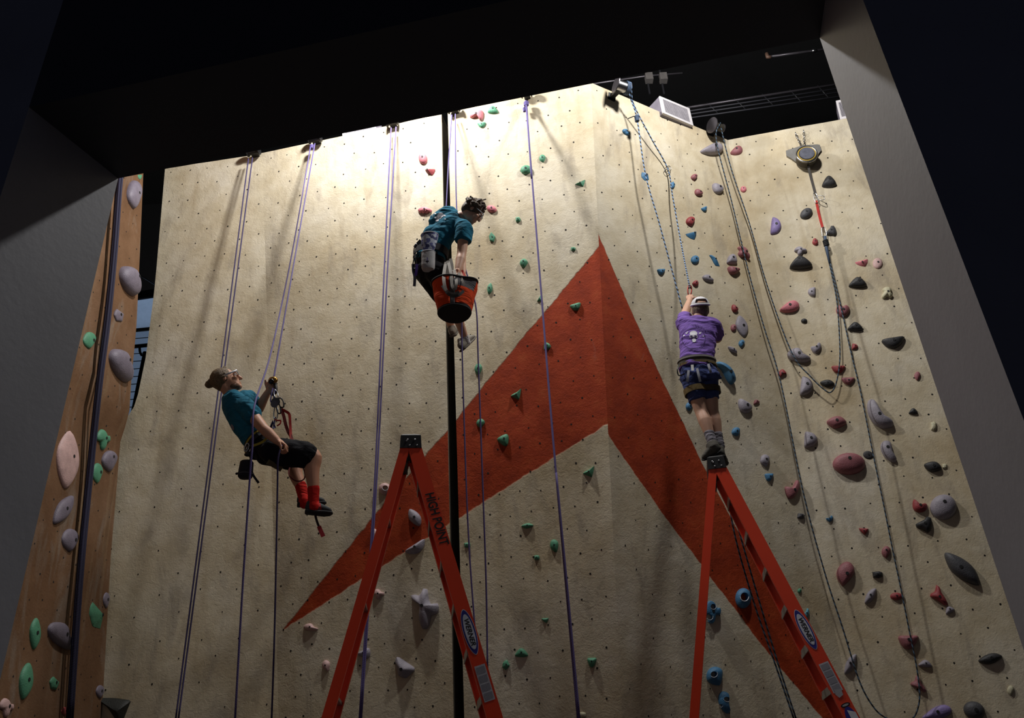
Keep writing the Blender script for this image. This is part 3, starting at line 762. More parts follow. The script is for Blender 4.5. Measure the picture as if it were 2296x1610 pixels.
# ------------------------------------------------------------------ ropes and anchors
def rope_mat(name, c1, c2, freq=55.0, twist=2.0, lo=.42, hi=.58):
    m, nt, b = nodes_of(name); N = nt.nodes; L = nt.links
    uv = N.new('ShaderNodeUVMap'); sp = N.new('ShaderNodeSeparateXYZ'); L.new(uv.outputs[0], sp.inputs[0])
    a = N.new('ShaderNodeMath'); a.operation = 'MULTIPLY'; a.inputs[1].default_value = freq*2*math.pi; L.new(sp.outputs['Y'], a.inputs[0])
    c = N.new('ShaderNodeMath'); c.operation = 'MULTIPLY'; c.inputs[1].default_value = twist*2*math.pi; L.new(sp.outputs['X'], c.inputs[0])
    d = N.new('ShaderNodeMath'); d.operation = 'ADD'; L.new(a.outputs[0], d.inputs[0]); L.new(c.outputs[0], d.inputs[1])
    s = N.new('ShaderNodeMath'); s.operation = 'SINE'; L.new(d.outputs[0], s.inputs[0])
    r = N.new('ShaderNodeMapRange'); r.inputs['From Min'].default_value = -1; r.inputs['From Max'].default_value = 1; L.new(s.outputs[0], r.inputs['Value'])
    q = N.new('ShaderNodeValToRGB'); q.color_ramp.elements[0].position = lo; q.color_ramp.elements[1].position = hi
    q.color_ramp.elements[0].color = lin(c1)+(1,); q.color_ramp.elements[1].color = lin(c2)+(1,)
    L.new(r.outputs['Result'], q.inputs['Fac']); L.new(q.outputs['Color'], b.inputs['Base Color'])
    b.inputs['Roughness'].default_value = 0.75
    bp = N.new('ShaderNodeBump'); bp.inputs['Strength'].default_value = 0.4; bp.inputs['Distance'].default_value = 0.002
    L.new(r.outputs['Result'], bp.inputs['Height']); L.new(bp.outputs['Normal'], b.inputs['Normal'])
    return m
M_PUR = rope_mat('rope_purple', (80, 70, 122), (108, 96, 156), 70, 3, .3, .7)
M_PUD = rope_mat('rope_dark_purple', (46, 40, 74), (66, 56, 104), 70, 3, .3, .7)
M_NAV = rope_mat('rope_navy', (20, 19, 40), (34, 31, 70), 70, 3, .3, .7)
M_BLU = rope_mat('rope_blue_check', (16, 20, 30), (120, 150, 190), 17, 1.0, .48, .56)
M_BLD = rope_mat('rope_blue_dark', (18, 22, 26), (70, 92, 112), 17, 1.0, .50, .58)
def rope_mesh(strands, r, n=5):
    vs = []; fs = []; uvs = []; seg = 8
    for st in strands:
        pts = crom(st, n) if len(st) > 2 else [Vector(st[0]).lerp(Vector(st[1]), k/24) for k in range(25)]
        mb = MB(); mb.tube(pts, r, seg, True); o = len(vs); acc = 0
        lens = [0]
        for a, b in zip(pts[:-1], pts[1:]): acc += (b-a).length; lens.append(acc)
        vs += mb.v
        for f in mb.f:
            fs.append(tuple(q+o for q in f))
            if len(f) == 4:
                us = [(q % seg) for q in f]; wrap = max(us)-min(us) > 1
                uvs += [(((seg if (wrap and u == 0) else u)/seg), lens[q//seg]) for u, q in zip(us, f)]
            else: uvs += [(0, 0)]*len(f)
    me = bpy.data.meshes.new('rope'); me.from_pydata([tuple(v) for v in vs], [], fs)
    ul = me.uv_layers.new(name='UVMap')
    for i, u in enumerate(uvs): ul.data[i].uv = u
    return me
def rope(strands, m, label, r=0.0062, n=5, group=None):
    me = rope_mesh(strands, r, n); org = Vector(strands[0][0])
    for v in me.vertices: v.co -= org
    o = link('climbing_rope', me, m, None, True, origin=org)
    return tag(o, label, 'rope', group or 'ropes hanging down the climbing wall')
def knot(parent, c, r, m, name='knot', ax=Vector((0, 0, 1)), k=3):
    b = MB(); ax = ax.normalized(); e1 = ax.orthogonal().normalized(); e2 = ax.cross(e1)
    for i in range(k):
        b.torus(c+ax*r*(i-(k-1)/2)*0.9, e1*r*1.0+ax*r*.25, e2*r*1.0, r*0.5, 14, 7)
    b.ell(c, e1*r, e2*r, ax*r*(k*.5), 10, 8)
    return b.build(name, m, parent)
def hang(px0, py0, px1, py1, off0, ybot, n=10):
    """a strand from the wall top down to a pixel at depth ybot"""
    a = WP(px0, py0, off0); b = P(px1, py1, ybot)
    return [a.lerp(b, k/n) for k in range(n+1)]

STEEL = mat('steel', (170, 170, 172), 0.25, 1.0, .05); DSTEEL = mat('dark_steel', (56, 56, 60), 0.4, .8, .1)
BLKM = mat('black_metal', (22, 22, 24), 0.5, .2); WEB_RED = mat('webbing_red', (176, 38, 30), .8, bump=.3, bscale=200)
WEB_DRD = mat('webbing_dark_red', (112, 28, 26), .8, bump=.3, bscale=200); GREYWEB = mat('webbing_grey', (120, 114, 106), .85, bump=.3, bscale=200)
# the belay bars stand out from the wall's top edge
def anchor(px, py, L, label, m_bar, m_fl, out=0.20, bar_r=0.035, fl_r=0.05, lift=-0.03):
    p, n = wallhit(px, py); n = Vector((n.x, n.y, 0)).normalized(); p = Vector((p.x, p.y, HT+lift))
    t = n.cross(Vector((0, 0, 1))).normalized()
    e = empty('belay_anchor', p, label, 'rope anchor', 'belay bars along the wall top')
    b = MB(); b.tube([p-n*.12+t*L/2+n*out, p-n*.12-t*L/2+n*out], bar_r, 20); b.build('bar', m_bar, e, 'auto')
    for s_ in (1, -1):
        b = MB(); c = p-n*.12+n*out+t*s_*L/2; b.tube([c-t*.006, c+t*.006], fl_r, 24); b.build('flange', m_fl, e, 'auto')
    b = MB(); b.box(p+n*((out-.12)/2-.008), n*((out-.12)/2+.008), t*L*.3, Vector((0, 0, .018)))
    b.build('bracket', BLKM, e, False)
    return e, p-n*.12+n*out, n, t
aw = [anchor(575, 352, .16, 'black belay anchor under the header beam above the double rope left of the reclining climber', BLKM, BLKM),
      anchor(712, 322, .16, 'black belay anchor under the header beam above the reclining climber', BLKM, BLKM),
      anchor(884, 286, .14, 'black belay anchor under the header beam above the lettered ladder', BLKM, BLKM),
      anchor(1022, 256, .14, 'black belay anchor under the header beam above the bending climber', BLKM, BLKM),
      anchor(1183, 222, .12, 'black belay anchor under the header beam above the single purple rope', BLKM, BLKM)]
def bar_anchor(p0, p1, r, fr_, label, m_bar, m_fl):
    """open belay bar: big flange at p0, rope end with a small flange at p1, carried by a foot on the wall top"""
    t = (p1-p0).normalized(); n = Vector((t.y, -t.x, 0)).normalized(); n = n if n.y < 0 else -n
    c = p0.lerp(p1, .5); e = empty('belay_anchor', c, label, 'rope anchor', 'belay bars along the wall top')
    b = MB(); b.tube([p0, p1], r, 28); b.build('bar', m_bar, e, 'auto')
    b = MB(); b.tube([p0-t*.010, p0], fr_, 32); b.build('flange', m_fl, e, 'auto')
    b = MB(); b.tube([p1, p1+t*.008], r*1.15, 28); b.build('end_flange', m_fl, e, 'auto')
    hit = WBVH.find_nearest(c)[0]; v_ = hit-c                      # a short arm back to the plaster
    b = MB(); b.box(c+v_*.5, v_*.52, t*.028, v_.cross(t).normalized()*.028); b.box(hit-v_.normalized()*.006, v_.normalized()*.010, t*.05, v_.cross(t).normalized()*.05)
    b.build('bracket', BLKM, e, False)
    return e, p0.lerp(p1, .86), n, t
aS = bar_anchor(P(1382, 189, 7.14), P(1410, 199, 7.20), .066, .110, 'shiny steel belay bar with round flange at the wall ridge top', STEEL, mat('flange_grey', (92, 88, 92), .35, .7))
aD = bar_anchor(P(1597, 281, 8.02), P(1619, 288, 8.10), .052, .105, 'dark belay bar with oval flange at the inner corner of the wall top', mat('dark_bar', (70, 66, 58), .5, .5), MATS['flange_grey'])

Rr = rope
Rr([hang(557, 356, 394, 1612, .10, 7.75), hang(566, 354, 400, 1612, .10, 7.75)], M_PUD, 'double dark purple rope passing behind the reclining climber\'s head', .0085)
c1Y = 6.10
ra = Rr([hang(706, 322, 613, 852, .10, c1Y+.12), [WP(697, 324, .10), P(660, 540, 7.3), P(628, 700, 6.75), P(601, 815, 6.2), P(570, 912, 5.72), P(566, 1000, 5.70), P(561, 1060, 5.72), P(545, 1300, 5.8), P(527, 1612, 5.9)]], M_PUR, 'lilac rope holding the reclining climber, its tail falling past his arm', .0075)
knot(ra, WP(699, 330, .10), .022, M_PUR)
Rr([[P(634, 996, 5.83), P(629, 1006, 5.79), P(623, 1035, 5.79), P(622, 1100, 5.86), P(616, 1400, 6.0), P(609, 1612, 6.1)]], M_PUD, 'loose lilac rope end falling below the reclining climber', .007)
Rr([[WP(877, 287, .09), P(861, 620, 7.42), P(846, 960, 7.42), P(836, 1150, 7.42), P(806, 1612, 7.42)], [WP(888, 285, .09), P(868, 620, 7.42), P(851, 960, 7.42), P(840, 1150, 7.42), P(810, 1612, 7.42)]], M_PUR, 'double purple rope hanging in front of the lettered ladder\'s rear leg', .0085)
Rr([[WP(1013, 258, .09), P(1006, 360, 7.15), P(1000, 470, 6.98), P(994, 530, 6.90), P(985, 572, 6.80)], [WP(1021, 256, .09), P(1022, 400, 7.15), P(1026, 500, 7.0), P(1037, 575, 6.93), P(1054, 640, 6.80), P(1068, 695, 6.70), P(1072, 800, 6.68), P(1082, 1080, 6.7), P(1090, 1310, 6.72), P(1093, 1500, 6.74)]], M_PUR, 'purple rope from which the bending climber hangs', .0072)
Rr([[P(1036, 690, 6.50), P(1036, 780, 6.5), P(1044, 1050, 6.5), P(1052, 1230, 6.5), P(1064, 1400, 6.5), P(1079, 1612, 6.5)]], M_PUR, 'thin purple rope falling straight from the orange haul bag', .0068)
r5 = Rr([[WP(1179, 226, .08), P(1188, 340, 7.22), P(1201, 500, 7.2), P(1217, 700, 7.18), P(1238, 960, 7.15), P(1268, 1300, 7.1), P(1296, 1612, 7.05)],
         [WP(1181, 240, .07), P(1185, 300, 7.2), P(1192, 400, 7.2)], [P(1247, 1060, 7.1), P(1270, 1300, 7.08), P(1299, 1612, 7.05)]], M_PUR, 'single purple rope crossing the orange arrow', .0100)
knot(r5, WP(1180, 233, .08), .022, M_PUR); knot(r5, WP(1176, 246, .07), .014, M_PUR, 'rope_tail', k=5)
sA = aS[1]+aS[2]*.06-aS[3]*.03
r6 = Rr([[aS[1]+Vector((0, 0, .074)), aS[1]+aS[2]*.075, WP(1412, 215, .20), WP(1428, 265, .20), WP(1447, 390, .22), WP(1478, 500, .26), WP(1505, 600, .32), WP(1531, 696, .38)],
         [aS[1]+Vector((0, 0, .074))+aS[3]*.02, aS[1]+aS[2]*.075+aS[3]*.02, WP(1420, 232, .18), WP(1460, 310, .10), WP(1497, 378, .05), WP(1508, 440, .12), WP(1527, 545, .25), P(1546, 642, 7.27)]], M_BLU, 'blue and black flecked rope pulled by the climber in the purple shirt', .0078)
knot(r6, WP(1428, 266, .20), .020, M_BLU, k=5)
b = MB(); kp = WP(1428, 262, .20); b.tube([kp, WP(1420, 261, .2), WP(1408, 266, .2)], .006, 7); b.build('rope_tail', M_BLD, r6)
b = MB(); q = aS[1]
for k_ in range(3): b.torus(q+aS[3]*(.018*(k_-1)), aS[2]*.074, Vector((0, 0, .074)), .009, 24, 7)
b.build('rope_wrap', M_BLU, r6)
r7 = Rr([[aD[1]+Vector((0, 0, .058)), aD[1]+aD[2]*.06-aD[3]*.06, WP(1606, 315, .17), WP(1640, 450, .10), WP(1676, 600, .09), WP(1712, 730, .1), WP(1750, 855, .12), WP(1800, 1100, .14), WP(1848, 1280, .15), WP(1890, 1410, .15), WP(1928, 1530, .15), WP(1962, 1590, .13), WP(1990, 1612, .12)],
         [aD[1]+Vector((0, 0, .058))+aD[3]*.03, WP(1618, 292, .18), WP(1640, 380, .12), WP(1680, 500, .10), WP(1720, 640, .10), WP(1775, 790, .10), WP(1818, 845, .09), WP(1846, 872, .08), WP(1862, 880, .08), WP(1874, 862, .08), WP(1882, 820, .08), WP(1883, 770, .08), WP(1877, 680, .08), WP(1866, 620, .08), WP(1856, 575, .08), WP(1852, 548, .08)]], M_BLD, 'blue flecked rope over the dark belay bar, sagging in a loop to the red sling', .0075)
r8 = Rr([[WP(1852, 548, .08), WP(1862, 590, .09), WP(1886, 690, .10), WP(1908, 790, .11), WP(1930, 880, .12), WP(1956, 1010, .12), WP(1981, 1130, .12), WP(2003, 1240, .12), WP(2018, 1310, .12), WP(2040, 1420, .12), WP(2056, 1500, .12), WP(2062, 1560, .12), WP(2056, 1595, .11), WP(2046, 1612, .1)]], M_BLD, 'blue flecked rope falling from the red sling past the very large boomerang hold', .0075)
knot(r8, WP(1852, 545, .09), .024, M_BLD, k=4)
b = MB(); b.tube([WP(1850, 530, .09), WP(1853, 555, .09), WP(1860, 590, .09)], [.017, .020, .012], 10); b.build('rope_wrap', M_BLU, r8)
Rr([[P(1590, 838, 6.90), P(1600, 885, 6.97), P(1607, 930, 6.99), P(1613, 970, 7.0), P(1621, 1015, 7.02), P(1632, 1110, 7.05), P(1650, 1210, 7.1), P(1690, 1350, 7.25), P(1735, 1480, 7.3), P(1780, 1612, 7.3)],
    [P(1640, 1130, 7.1), P(1668, 1230, 7.15), P(1700, 1340, 7.25), P(1742, 1480, 7.3), P(1785, 1612, 7.3)]], M_BLD, 'double blue flecked rope falling from the purple shirt climber through the right ladder', .0075)
navy = [(287, 250), (269, 400), (257, 560), (241, 720), (223, 860), (202, 1060), (179, 1300), (157, 1612)]
Rr([[WP(x+dx, y, of) for x, y in navy] for dx, of in ((4, .07), (-1, .10), (-5, .06))], M_NAV, 'thick dark navy rope bundle hanging down the brown wall', .0165)

# ------------------------------------------------------------------ karabiners
def kara(parent, c, u, v, m, r=.0045, name='karabiner'):
    """D shaped loop: u long half-axis, v short half-axis"""
    pts = crom([c+u*.95+v*.1, c+u*.8+v*.75, c+v*.95, c-u*.75+v*.6, c-u*.98-v*.05, c-u*.8-v*.55, c-v*.75, c+u*.8-v*.55], 3, True)
    b = MB(); b.tube(pts+[pts[0]], r, 7, False); return b.build(name, m, parent)
o = empty('karabiner', WP(1497, 380, .03), 'small steel karabiner redirecting the blue rope at the beige wall', 'karabiner')
c_ = WP(1497, 380, .03); kara(o, c_, WP(1491, 386, .03)-c_, WP(1502, 386, .03)-c_, STEEL, .004, 'body')
b = MB(); b.tube([WP(1500, 374, .02), c_], .004, 6); b.build('gate', DSTEEL, o)

# ------------------------------------------------------------------ the auto belay on the right wall
pB, nB = wallhit(1806, 348)
upB = (Vector((0, 0, 1))-nB*nB.z).normalized(); rtB = upB.cross(nB)
if rtB.x < 0: rtB = -rtB
ab = empty('auto_belay', pB, 'grey auto belay drum on a winged plate, hung from two chains on the right wall', 'belay device')
ALU = mat('plate_grey', (132, 130, 126), .45, .4)
pl = [(1762, 339), (1790, 330), (1800, 327), (1816, 326), (1832, 325), (1838, 326), (1841, 338), (1832, 350), (1828, 362), (1822, 374), (1806, 379), (1792, 375), (1785, 364), (1774, 356), (1763, 350)]
b = MB(); b.prism([PPL(x, y, pB+nB*.02, nB) for x, y in pl], nB*.012); b.build('mounting_plate', ALU, ab, False)
cD = PPL(1808, 352, pB+nB*.10, nB)
def drum(r, h0, h1, m, nm, off=0.0):
    b = MB(); b.tube([cD+nB*(h0-.10), cD+nB*(h1-.10)], r, 32); return b.build(nm, m, ab, 'auto')
drum(.125, .032, .15, mat('drum_dark', (60, 54, 46), .5, .3), 'drum')
b = MB(); b.torus(cD+nB*.052, rtB*.122, upB*.122, .014, 32, 8); b.build('rim', STEEL, ab)
b = MB(); b.torus(cD+nB*.062-rtB*.0, rtB*.106, upB*.106, .007, 32, 8); b.build('yellow_band', mat('yellow_label', (190, 160, 70), .6), ab)
b = MB(); b.tube([cD+nB*.05, cD+nB*.078], [.098, .092], 32); b.build('cover', mat('drum_face', (86, 88, 100), .55, .2, .25, 20), ab, 'auto')
for x0, y0, x1, y1 in ((1784, 300, 1796, 325), (1802, 295, 1804, 325)):
    for k in range(6):
        t = k/5; c = PPL(x0+(x1-x0)*t, y0+(y1-y0)*t, pB+nB*.03, nB)
        a1 = (upB if True else rtB)*.024; a2 = (rtB if k % 2 else nB)*.013
        b = MB(); b.torus(c, a1, a2, .0045, 12, 6); b.build('chain_link', DSTEEL if k > 3 else STEEL, ab)
def strap(name, pts, w, m, parent=None, th=.003, side=None):
    """flat webbing through points; side = width direction"""
    b = MB(); n = len(pts); pts = [Vector(p) for p in pts]; V = []
    for i, p in enumerate(pts):
        t = (pts[min(i+1, n-1)]-pts[max(i-1, 0)]).normalized()
        s_ = Vector(side) if side is not None else ray(*proj(p)).cross(t)
        s_ = (s_-t*s_.dot(t)).normalized(); q = t.cross(s_)
        V += [p+s_*w/2+q*th/2, p-s_*w/2+q*th/2, p-s_*w/2-q*th/2, p+s_*w/2-q*th/2]
    F = []
    for i in range(n-1):
        for k in range(4): F.append((i*4+k, i*4+(k+1) % 4, i*4+4+(k+1) % 4, i*4+4+k))
    F += [(3, 2, 1, 0), tuple((n-1)*4+k for k in range(4))]
    b.add(V, F); return b.build(name, m, parent, 'auto')
strap('webbing', [PPL(1812, 370, pB+nB*.08, nB), PPL(1816, 390, pB+nB*.07, nB), PPL(1822, 412, pB+nB*.06, nB), PPL(1828, 434, pB+nB*.05, nB)], .03, mat('webbing_dark', (66, 62, 58), .85), ab)
c_ = PPL(1829, 444, pB+nB*.05, nB); kara(ab, c_, PPL(1832, 456, pB+nB*.05, nB)-c_, PPL(1834, 443, pB+nB*.05, nB)-c_, STEEL, .0045)
c_ = PPL(1839, 443, pB+nB*.07, nB); kara(ab, c_, PPL(1849, 443, pB+nB*.10, nB)-c_, PPL(1840, 449, pB+nB*.07, nB)-c_, STEEL, .0045)
sl = empty('sling', WP(1838, 480, .05), 'short red sling hanging from the auto belay karabiner', 'sling')
strap('webbing', [WP(1830, 450, .05), WP(1835, 475, .05), WP(1840, 495, .05), WP(1845, 512, .05)], .030, WEB_RED, sl)
c_ = WP(1847, 521, .06); kara(sl, c_, WP(1848, 533, .06)-c_, WP(1853, 521, .06)-c_, STEEL, .005)

# ------------------------------------------------------------------ vent boxes on the wall top, pipes and beams in the dark
WHITE = mat('white_frame', (206, 202, 204), .5, var=.04); MESHM = mat('vent_slat', (150, 146, 152), .6)
def vent(quad, n_slat, label, depth):
    """quad: top-left, top-right, bottom-right, bottom-left of the face"""
    A, B, C_, D = quad; c = (A+B+C_+D)/4; nf = (B-A).cross(D-A).normalized()
    if nf.y > 0: nf = -nf
    e = empty('vent_box', c, label, 'vent')
    def bil(u, v): return A.lerp(B, u).lerp(D.lerp(C_, u), v)
    b = MB(); i0, i1 = .09, .12
    outer = [bil(0, 0), bil(1, 0), bil(1, 1), bil(0, 1)]; inner = [bil(i0, i1), bil(1-i0, i1), bil(1-i0, 1-i1), bil(i0, 1-i1)]
    for k in range(4):
        k2 = (k+1) % 4; b.prism([outer[k], outer[k2], inner[k2], inner[k]], -nf*.03)
    b.build('frame', WHITE, e, False)
    b = MB(); b.prism([q-nf*.02 for q in outer], -nf*depth); b.build('housing', mat('housing_grey', (120, 114, 126), .6), e, False)
    for k in range(n_slat):
        u = i0+(1-2*i0)*(k+.5)/n_slat; w = (1-2*i0)/n_slat*.30
        b = MB(); b.prism([bil(u-w, i1), bil(u+w, i1), bil(u+w, 1-i1), bil(u-w, 1-i1)], -nf*.012)
        b.build('slat', MESHM, e, False)
    return e
yv = 7.95
q = [P(1479, 215, yv-.25), P(1546, 243, yv+.02), P(1555, 282, yv+.02), P(1487, 253, yv-.25)]
vent(q, 24, 'white framed vent box standing on the wall top between the belay bars', .22)
q = [P(1874, 226, 8.1), P(1925, 215, 8.0), P(1935, 258, 8.0), P(1884, 268, 8.1)]
vent(q, 18, 'white framed vent box on the wall top behind the pillar edge', .22)
z0 = HT+.01
q = [P(765, 268, 7.98)+Vector((0, 0, .0)), P(838, 252, 7.84), P(842, 292, 7.84), P(768, 306, 7.98)]
vent(q, 18, 'white framed vent box on the wall top mostly hidden by the header beam', .2)
PIPE = mat('pipe_grey', (96, 92, 98), .35, .6); BEAMM = mat('truss_black', (34, 34, 38), .5, .3)
o = empty('pipe', P(1780, 118, 9.3), 'thin grey sprinkler pipe with an elbow in the dark above the right wall', 'pipe')
b = MB(); b.tube([P(1726, 127, 9.3), P(1860, 109, 9.3)], .020, 10); b.build('tube', PIPE, o)
b = MB(); b.tube([P(1728, 128, 9.3), P(1721, 128, 9.3), P(1719, 120, 9.3)], .030, 10); b.build('elbow', mat('pipe_brown', (110, 84, 70), .5), o)
b = MB(); b.tube([P(1820, 114.5, 9.28), P(1830, 113, 9.28)], .032, 10); b.build('coupling', STEEL, o)
b = MB(); q0 = P(1858, 109, 9.3); b.tube([q0, Vector((q0.x, q0.y, 14.97))], .008, 6); b.build('hanger', PIPE, o)
o = empty('roof_truss', P(1700, 225, 9.6), 'black steel roof truss in the dark behind the wall top', 'roof truss')
for (y0, y1) in ((240, 190), (248, 200), (255, 209), (263, 219)):
    b = MB(); b.tube([P(1480, y0+11, 9.6), P(1960, y1-14, 9.6)], .020 if y0 == 240 else .013, 8); b.build('chord', PIPE if y0 == 240 else mat('truss_grey', (58, 58, 64), .5, .3), o)
for k in range(5):
    x = 1585+k*62; b = MB(); b.tube([P(x, 236-(x-1550)*.157, 9.6), P(x+24, 258-(x-1550)*.14, 9.6)], .010, 6); b.build('web_bar', BEAMM, o)
o = empty('conduit', P(1400, 180, 9.0), 'thin conduit with two grey junction boxes in the dark above the steel belay bar', 'conduit')
b = MB(); b.tube([P(1330, 188, 9.0), P(1452, 170, 9.0), P(1530, 164, 9.0)], .014, 8); b.build('tube', PIPE, o)
b = MB(); q0 = P(1335, 187, 9.0); b.tube([q0, Vector((q0.x, q0.y, 14.97))], .008, 6); b.build('hanger', PIPE, o)
for x in (1455, 1487):
    b = MB(); b.box(P(x, 175, 8.98), (.055, 0, 0), (0, .05, 0), (0, 0, .07)); b.build('junction_box', mat('junction_grey', (92, 88, 86), .6), o, False)
    b = MB(); b.box(P(x, 190, 8.98)+Vector((0, .05, .35)), (.012, 0, 0), (0, .012, 0), (0, 0, .5)); b.build('riser', BEAMM, o, False)

# ------------------------------------------------------------------ what shows through the gap beside the brown wall
yw = 11.0
GLOWP = mat('panel_glow', (120, 142, 172), .5, emit=0.32)  # added glow in place of lamplight on a pale blue wall
b = MB(); c0 = P(250, 662, yw); c1 = P(400, 662, yw); c2 = P(400, 935, yw); c3 = P(250, 935, yw)
b.prism([c0, c1, c2, c3], (0, .05, 0)); tag(b.build('glow_panel_1', GLOWP, None, False), 'pale blue glowing panel seen through the gap beside the brown wall', 'glowing panel', kind='structure')
o = empty('wire_mesh', P(315, 850, yw-.6), 'wire mesh guard in front of the pale panel in the gap', 'wire mesh')
for y in range(760, 930, 17):
    b = MB(); b.tube([P(265, y+2, yw-.6), P(370, y-6, yw-.6)], .006, 6); b.build('wire', mat('wire_tan', (150, 140, 110), .5, .3), o)
b = MB(); q0 = P(326, 790, yw-.6); q1 = P(296, 940, yw-.6); b.tube([q0, q1, Vector((q1.x, q1.y, 0))], .035, 8); b.build('post', BLKM, o)
b = MB(); b.tube([P(262, 745, yw-.62), P(372, 734, yw-.62)], .030, 8); b.build('rail', mat('rail_tan', (150, 144, 130), .4, .5), o)
b = MB(); b.tube([P(262, 781, yw-.64), P(372, 770, yw-.64)], .030, 8); b.build('crossbar', BLKM, o)
b = MB(); b.tube(crom([P(313, 778, yw-.66), P(314, 790, yw-.66), P(318, 797, yw-.66)], 4), .018, 7); b.build('hook', BLKM, o)
o = empty('ceiling_pipe', P(320, 640, yw-.8), 'black duct and bright thin pipe above the pale panel in the gap', 'pipe')
b = MB(); b.tube([P(250, 672, yw-.8), P(400, 650, yw-.8)], .07, 10); b.build('duct', BLKM, o)
b = MB(); b.tube([P(300, 608, yw-.9), P(372, 652, yw-.9)], .014, 7); b.build('tube', STEEL, o)
# ------------------------------------------------------------------ step ladders
ORG = mat('fibreglass_orange', (240, 66, 22), .4, var=.05, scale=3, bump=.05, bscale=120)
CAPM = mat('cap_black', (26, 26, 28), .55, bump=.1); ALUM = mat('aluminium', (176, 172, 166), .4, .75, .08)
NAVY = mat('logo_blue', (38, 38, 140), .5); LOGW = mat('logo_white', (226, 226, 232), .5); INK = mat('ink_black', (22, 16, 16), .6)
TAGM = mat('label_grey', (196, 194, 200), .5, var=.12, scale=60)
def text_mesh(txt, size, shear=0.0, weight=0.0):
    cu = bpy.data.curves.new('t', 'FONT'); cu.body = txt; cu.size = size; cu.align_x = 'CENTER'; cu.align_y = 'CENTER'
    cu.shear = shear; cu.offset = weight
    o = bpy.data.objects.new('t', cu); COL.objects.link(o)
    dg = bpy.context.evaluated_depsgraph_get(); dg.update()
    me = bpy.data.meshes.new_from_object(o.evaluated_get(dg)); bpy.data.objects.remove(o)
    vs = [v.co.copy() for v in me.vertices]; fs = [tuple(p.vertices) for p in me.polygons]
    return vs, fs
def ladder(cap_px, capz, az, label, ftop, fbot, rtop, rbot, rear_w, side):
    cap = PZ(cap_px[0], cap_px[1], capz)
    d = Vector((math.sin(math.radians(az)), math.cos(math.radians(az)), 0)); s = Vector((d.y, -d.x, 0))
    base = Vector((cap.x, cap.y, 0)); root = empty('step_ladder', base, label, 'ladder', 'orange step ladders')
    up = Vector((0, 0, 1))
    def wz(z): return 0.30+(capz-z)*0.085                         # the rails splay towards the floor
    def line(pt, pb):
        q0 = PPL(*pt, cap-d*wz(capz-.15)/2, d); q1 = PPL(*pb, cap-d*wz(1.9)/2, d)
        q1 = PPL(*pb, cap-d*wz(q1.z)/2, d)
        a0, a1 = (q0-cap).dot(s), (q1-cap).dot(s); k = (a1-a0)/(q1.z-q0.z)
        return lambda z: a0+k*(z-q0.z)
    aF, aR = line(ftop, fbot), line(rtop, rbot)
    def pt(af, z, sd): return base + s*af(z) + d*(sd*wz(z)/2) + up*z
    rails = {}
    zt = capz-.05
    for nm, af, wid in (('front_rail', aF, .100), ('rear_rail', aR, rear_w)):
        for sd in (-1, 1):
            p0, p1 = pt(af, zt, sd), pt(af, 0.03, sd); ax = (p0-p1).normalized()
            e1 = (s-ax*s.dot(ax)).normalized(); e2 = -d*sd                  # e2 points to the inside of the ladder
            e2 = (e2-ax*e2.dot(ax)).normalized(); h = wid/2; t = .006; f = .040
            prof = [(-h, 0), (h, 0), (h, f), (h-t, f), (h-t, t), (-h+t, t), (-h+t, f), (-h, f)]
            b = MB(); b.prism([p1+e1*x+e2*y for x, y in prof], p0-p1)
            r = b.build(nm, ORG, root, False); rails[(nm, sd)] = (r, p0, p1, ax, e1, e2)
            b = MB(); b.box(p1+e2*.02, e1*(h+.012), e2*.035, ax*.05); b.build('foot', CAPM, r, False)
    # treads
    z = capz-.34; k = 0
    while z > .2:
        a, c = pt(aF, z, -1), pt(aF, z, 1); L = c-a
        b = MB(); hw = .044
        prof = [(-hw, .0), (hw, .0), (hw, -.055), (hw-.006, -.055), (hw-.006, -.008), (-hw+.006, -.008), (-hw+.006, -.055), (-hw, -.055)]
        b.prism([a+d*.006+s*x+up*y for x, y in prof], L-d*.012); b.build('step', ALUM, root, False)
        z -= .305; k += 1
    z = capz-.62
    while z > .2:
        a, c = pt(aR, z, -1), pt(aR, z, 1)
        b = MB(); b.box((a+c)/2, (c-a)/2-d*.008, s*.022, up*.010); b.build('brace', ALUM, root, False)
        z -= .61
    # moulded top cap
    m0, m1 = aR(zt)-.048, aF(zt)+.062; w = wz(capz)/2+.012
    b = MB(); c0, c1 = .022, .03
    low = [(m0, -w), (m1, -w), (m1, w), (m0, w)]; z0 = capz-.115
    vs = [base+s*(x+(-.006 if x < 0 else .006))+d*y+up*z0 for x, y in low] + [base+s*x+d*y+up*(capz-.012) for x, y in low] + \
         [base+s*(x+(c0 if x == m0 else -c0))+d*(y*.93)+up*capz for x, y in low]
    b.add(vs, [(0, 1, 2, 3), (8, 9, 10, 11)]+[(i, (i+1) % 4, 4+(i+1) % 4, 4+i) for i in range(4)]+[(4+i, 4+(i+1) % 4, 8+(i+1) % 4, 8+i) for i in range(4)])
    topcap = b.build('top_cap', CAPM, root, False)
    for (x, zz) in ((m0+.045, capz-.06), (m1-.10, capz-.05), (m1-.045, capz-.05), (m1-.085, capz-.095), (m1-.03, capz-.095)):
        b = MB(); c = base+s*x-d*(w+.002)+up*zz
        b.ell(c, s*.008, up*.008, -d*.004, 10, 6); b.build('rivet', STEEL, topcap)
    b = MB(); b.box(base+s*(m0+.03)+d*0+up*(capz-.17), s*.022, d*(w-.03), up*.05); b.build('hinge_block', CAPM, root, False)
    # print on the near front rail; u runs down the rail, v across it
    rl, p0, p1, ax, e1, e2 = rails[('front_rail', -1)]
    def on(px, py):
        q = PPL(px, py, p0, e2); return q
    def face(u, v, h): return p0 - ax*u + e1*v - e2*h
    def upos(px, py): q = on(px, py); return (p0-q).dot(ax)
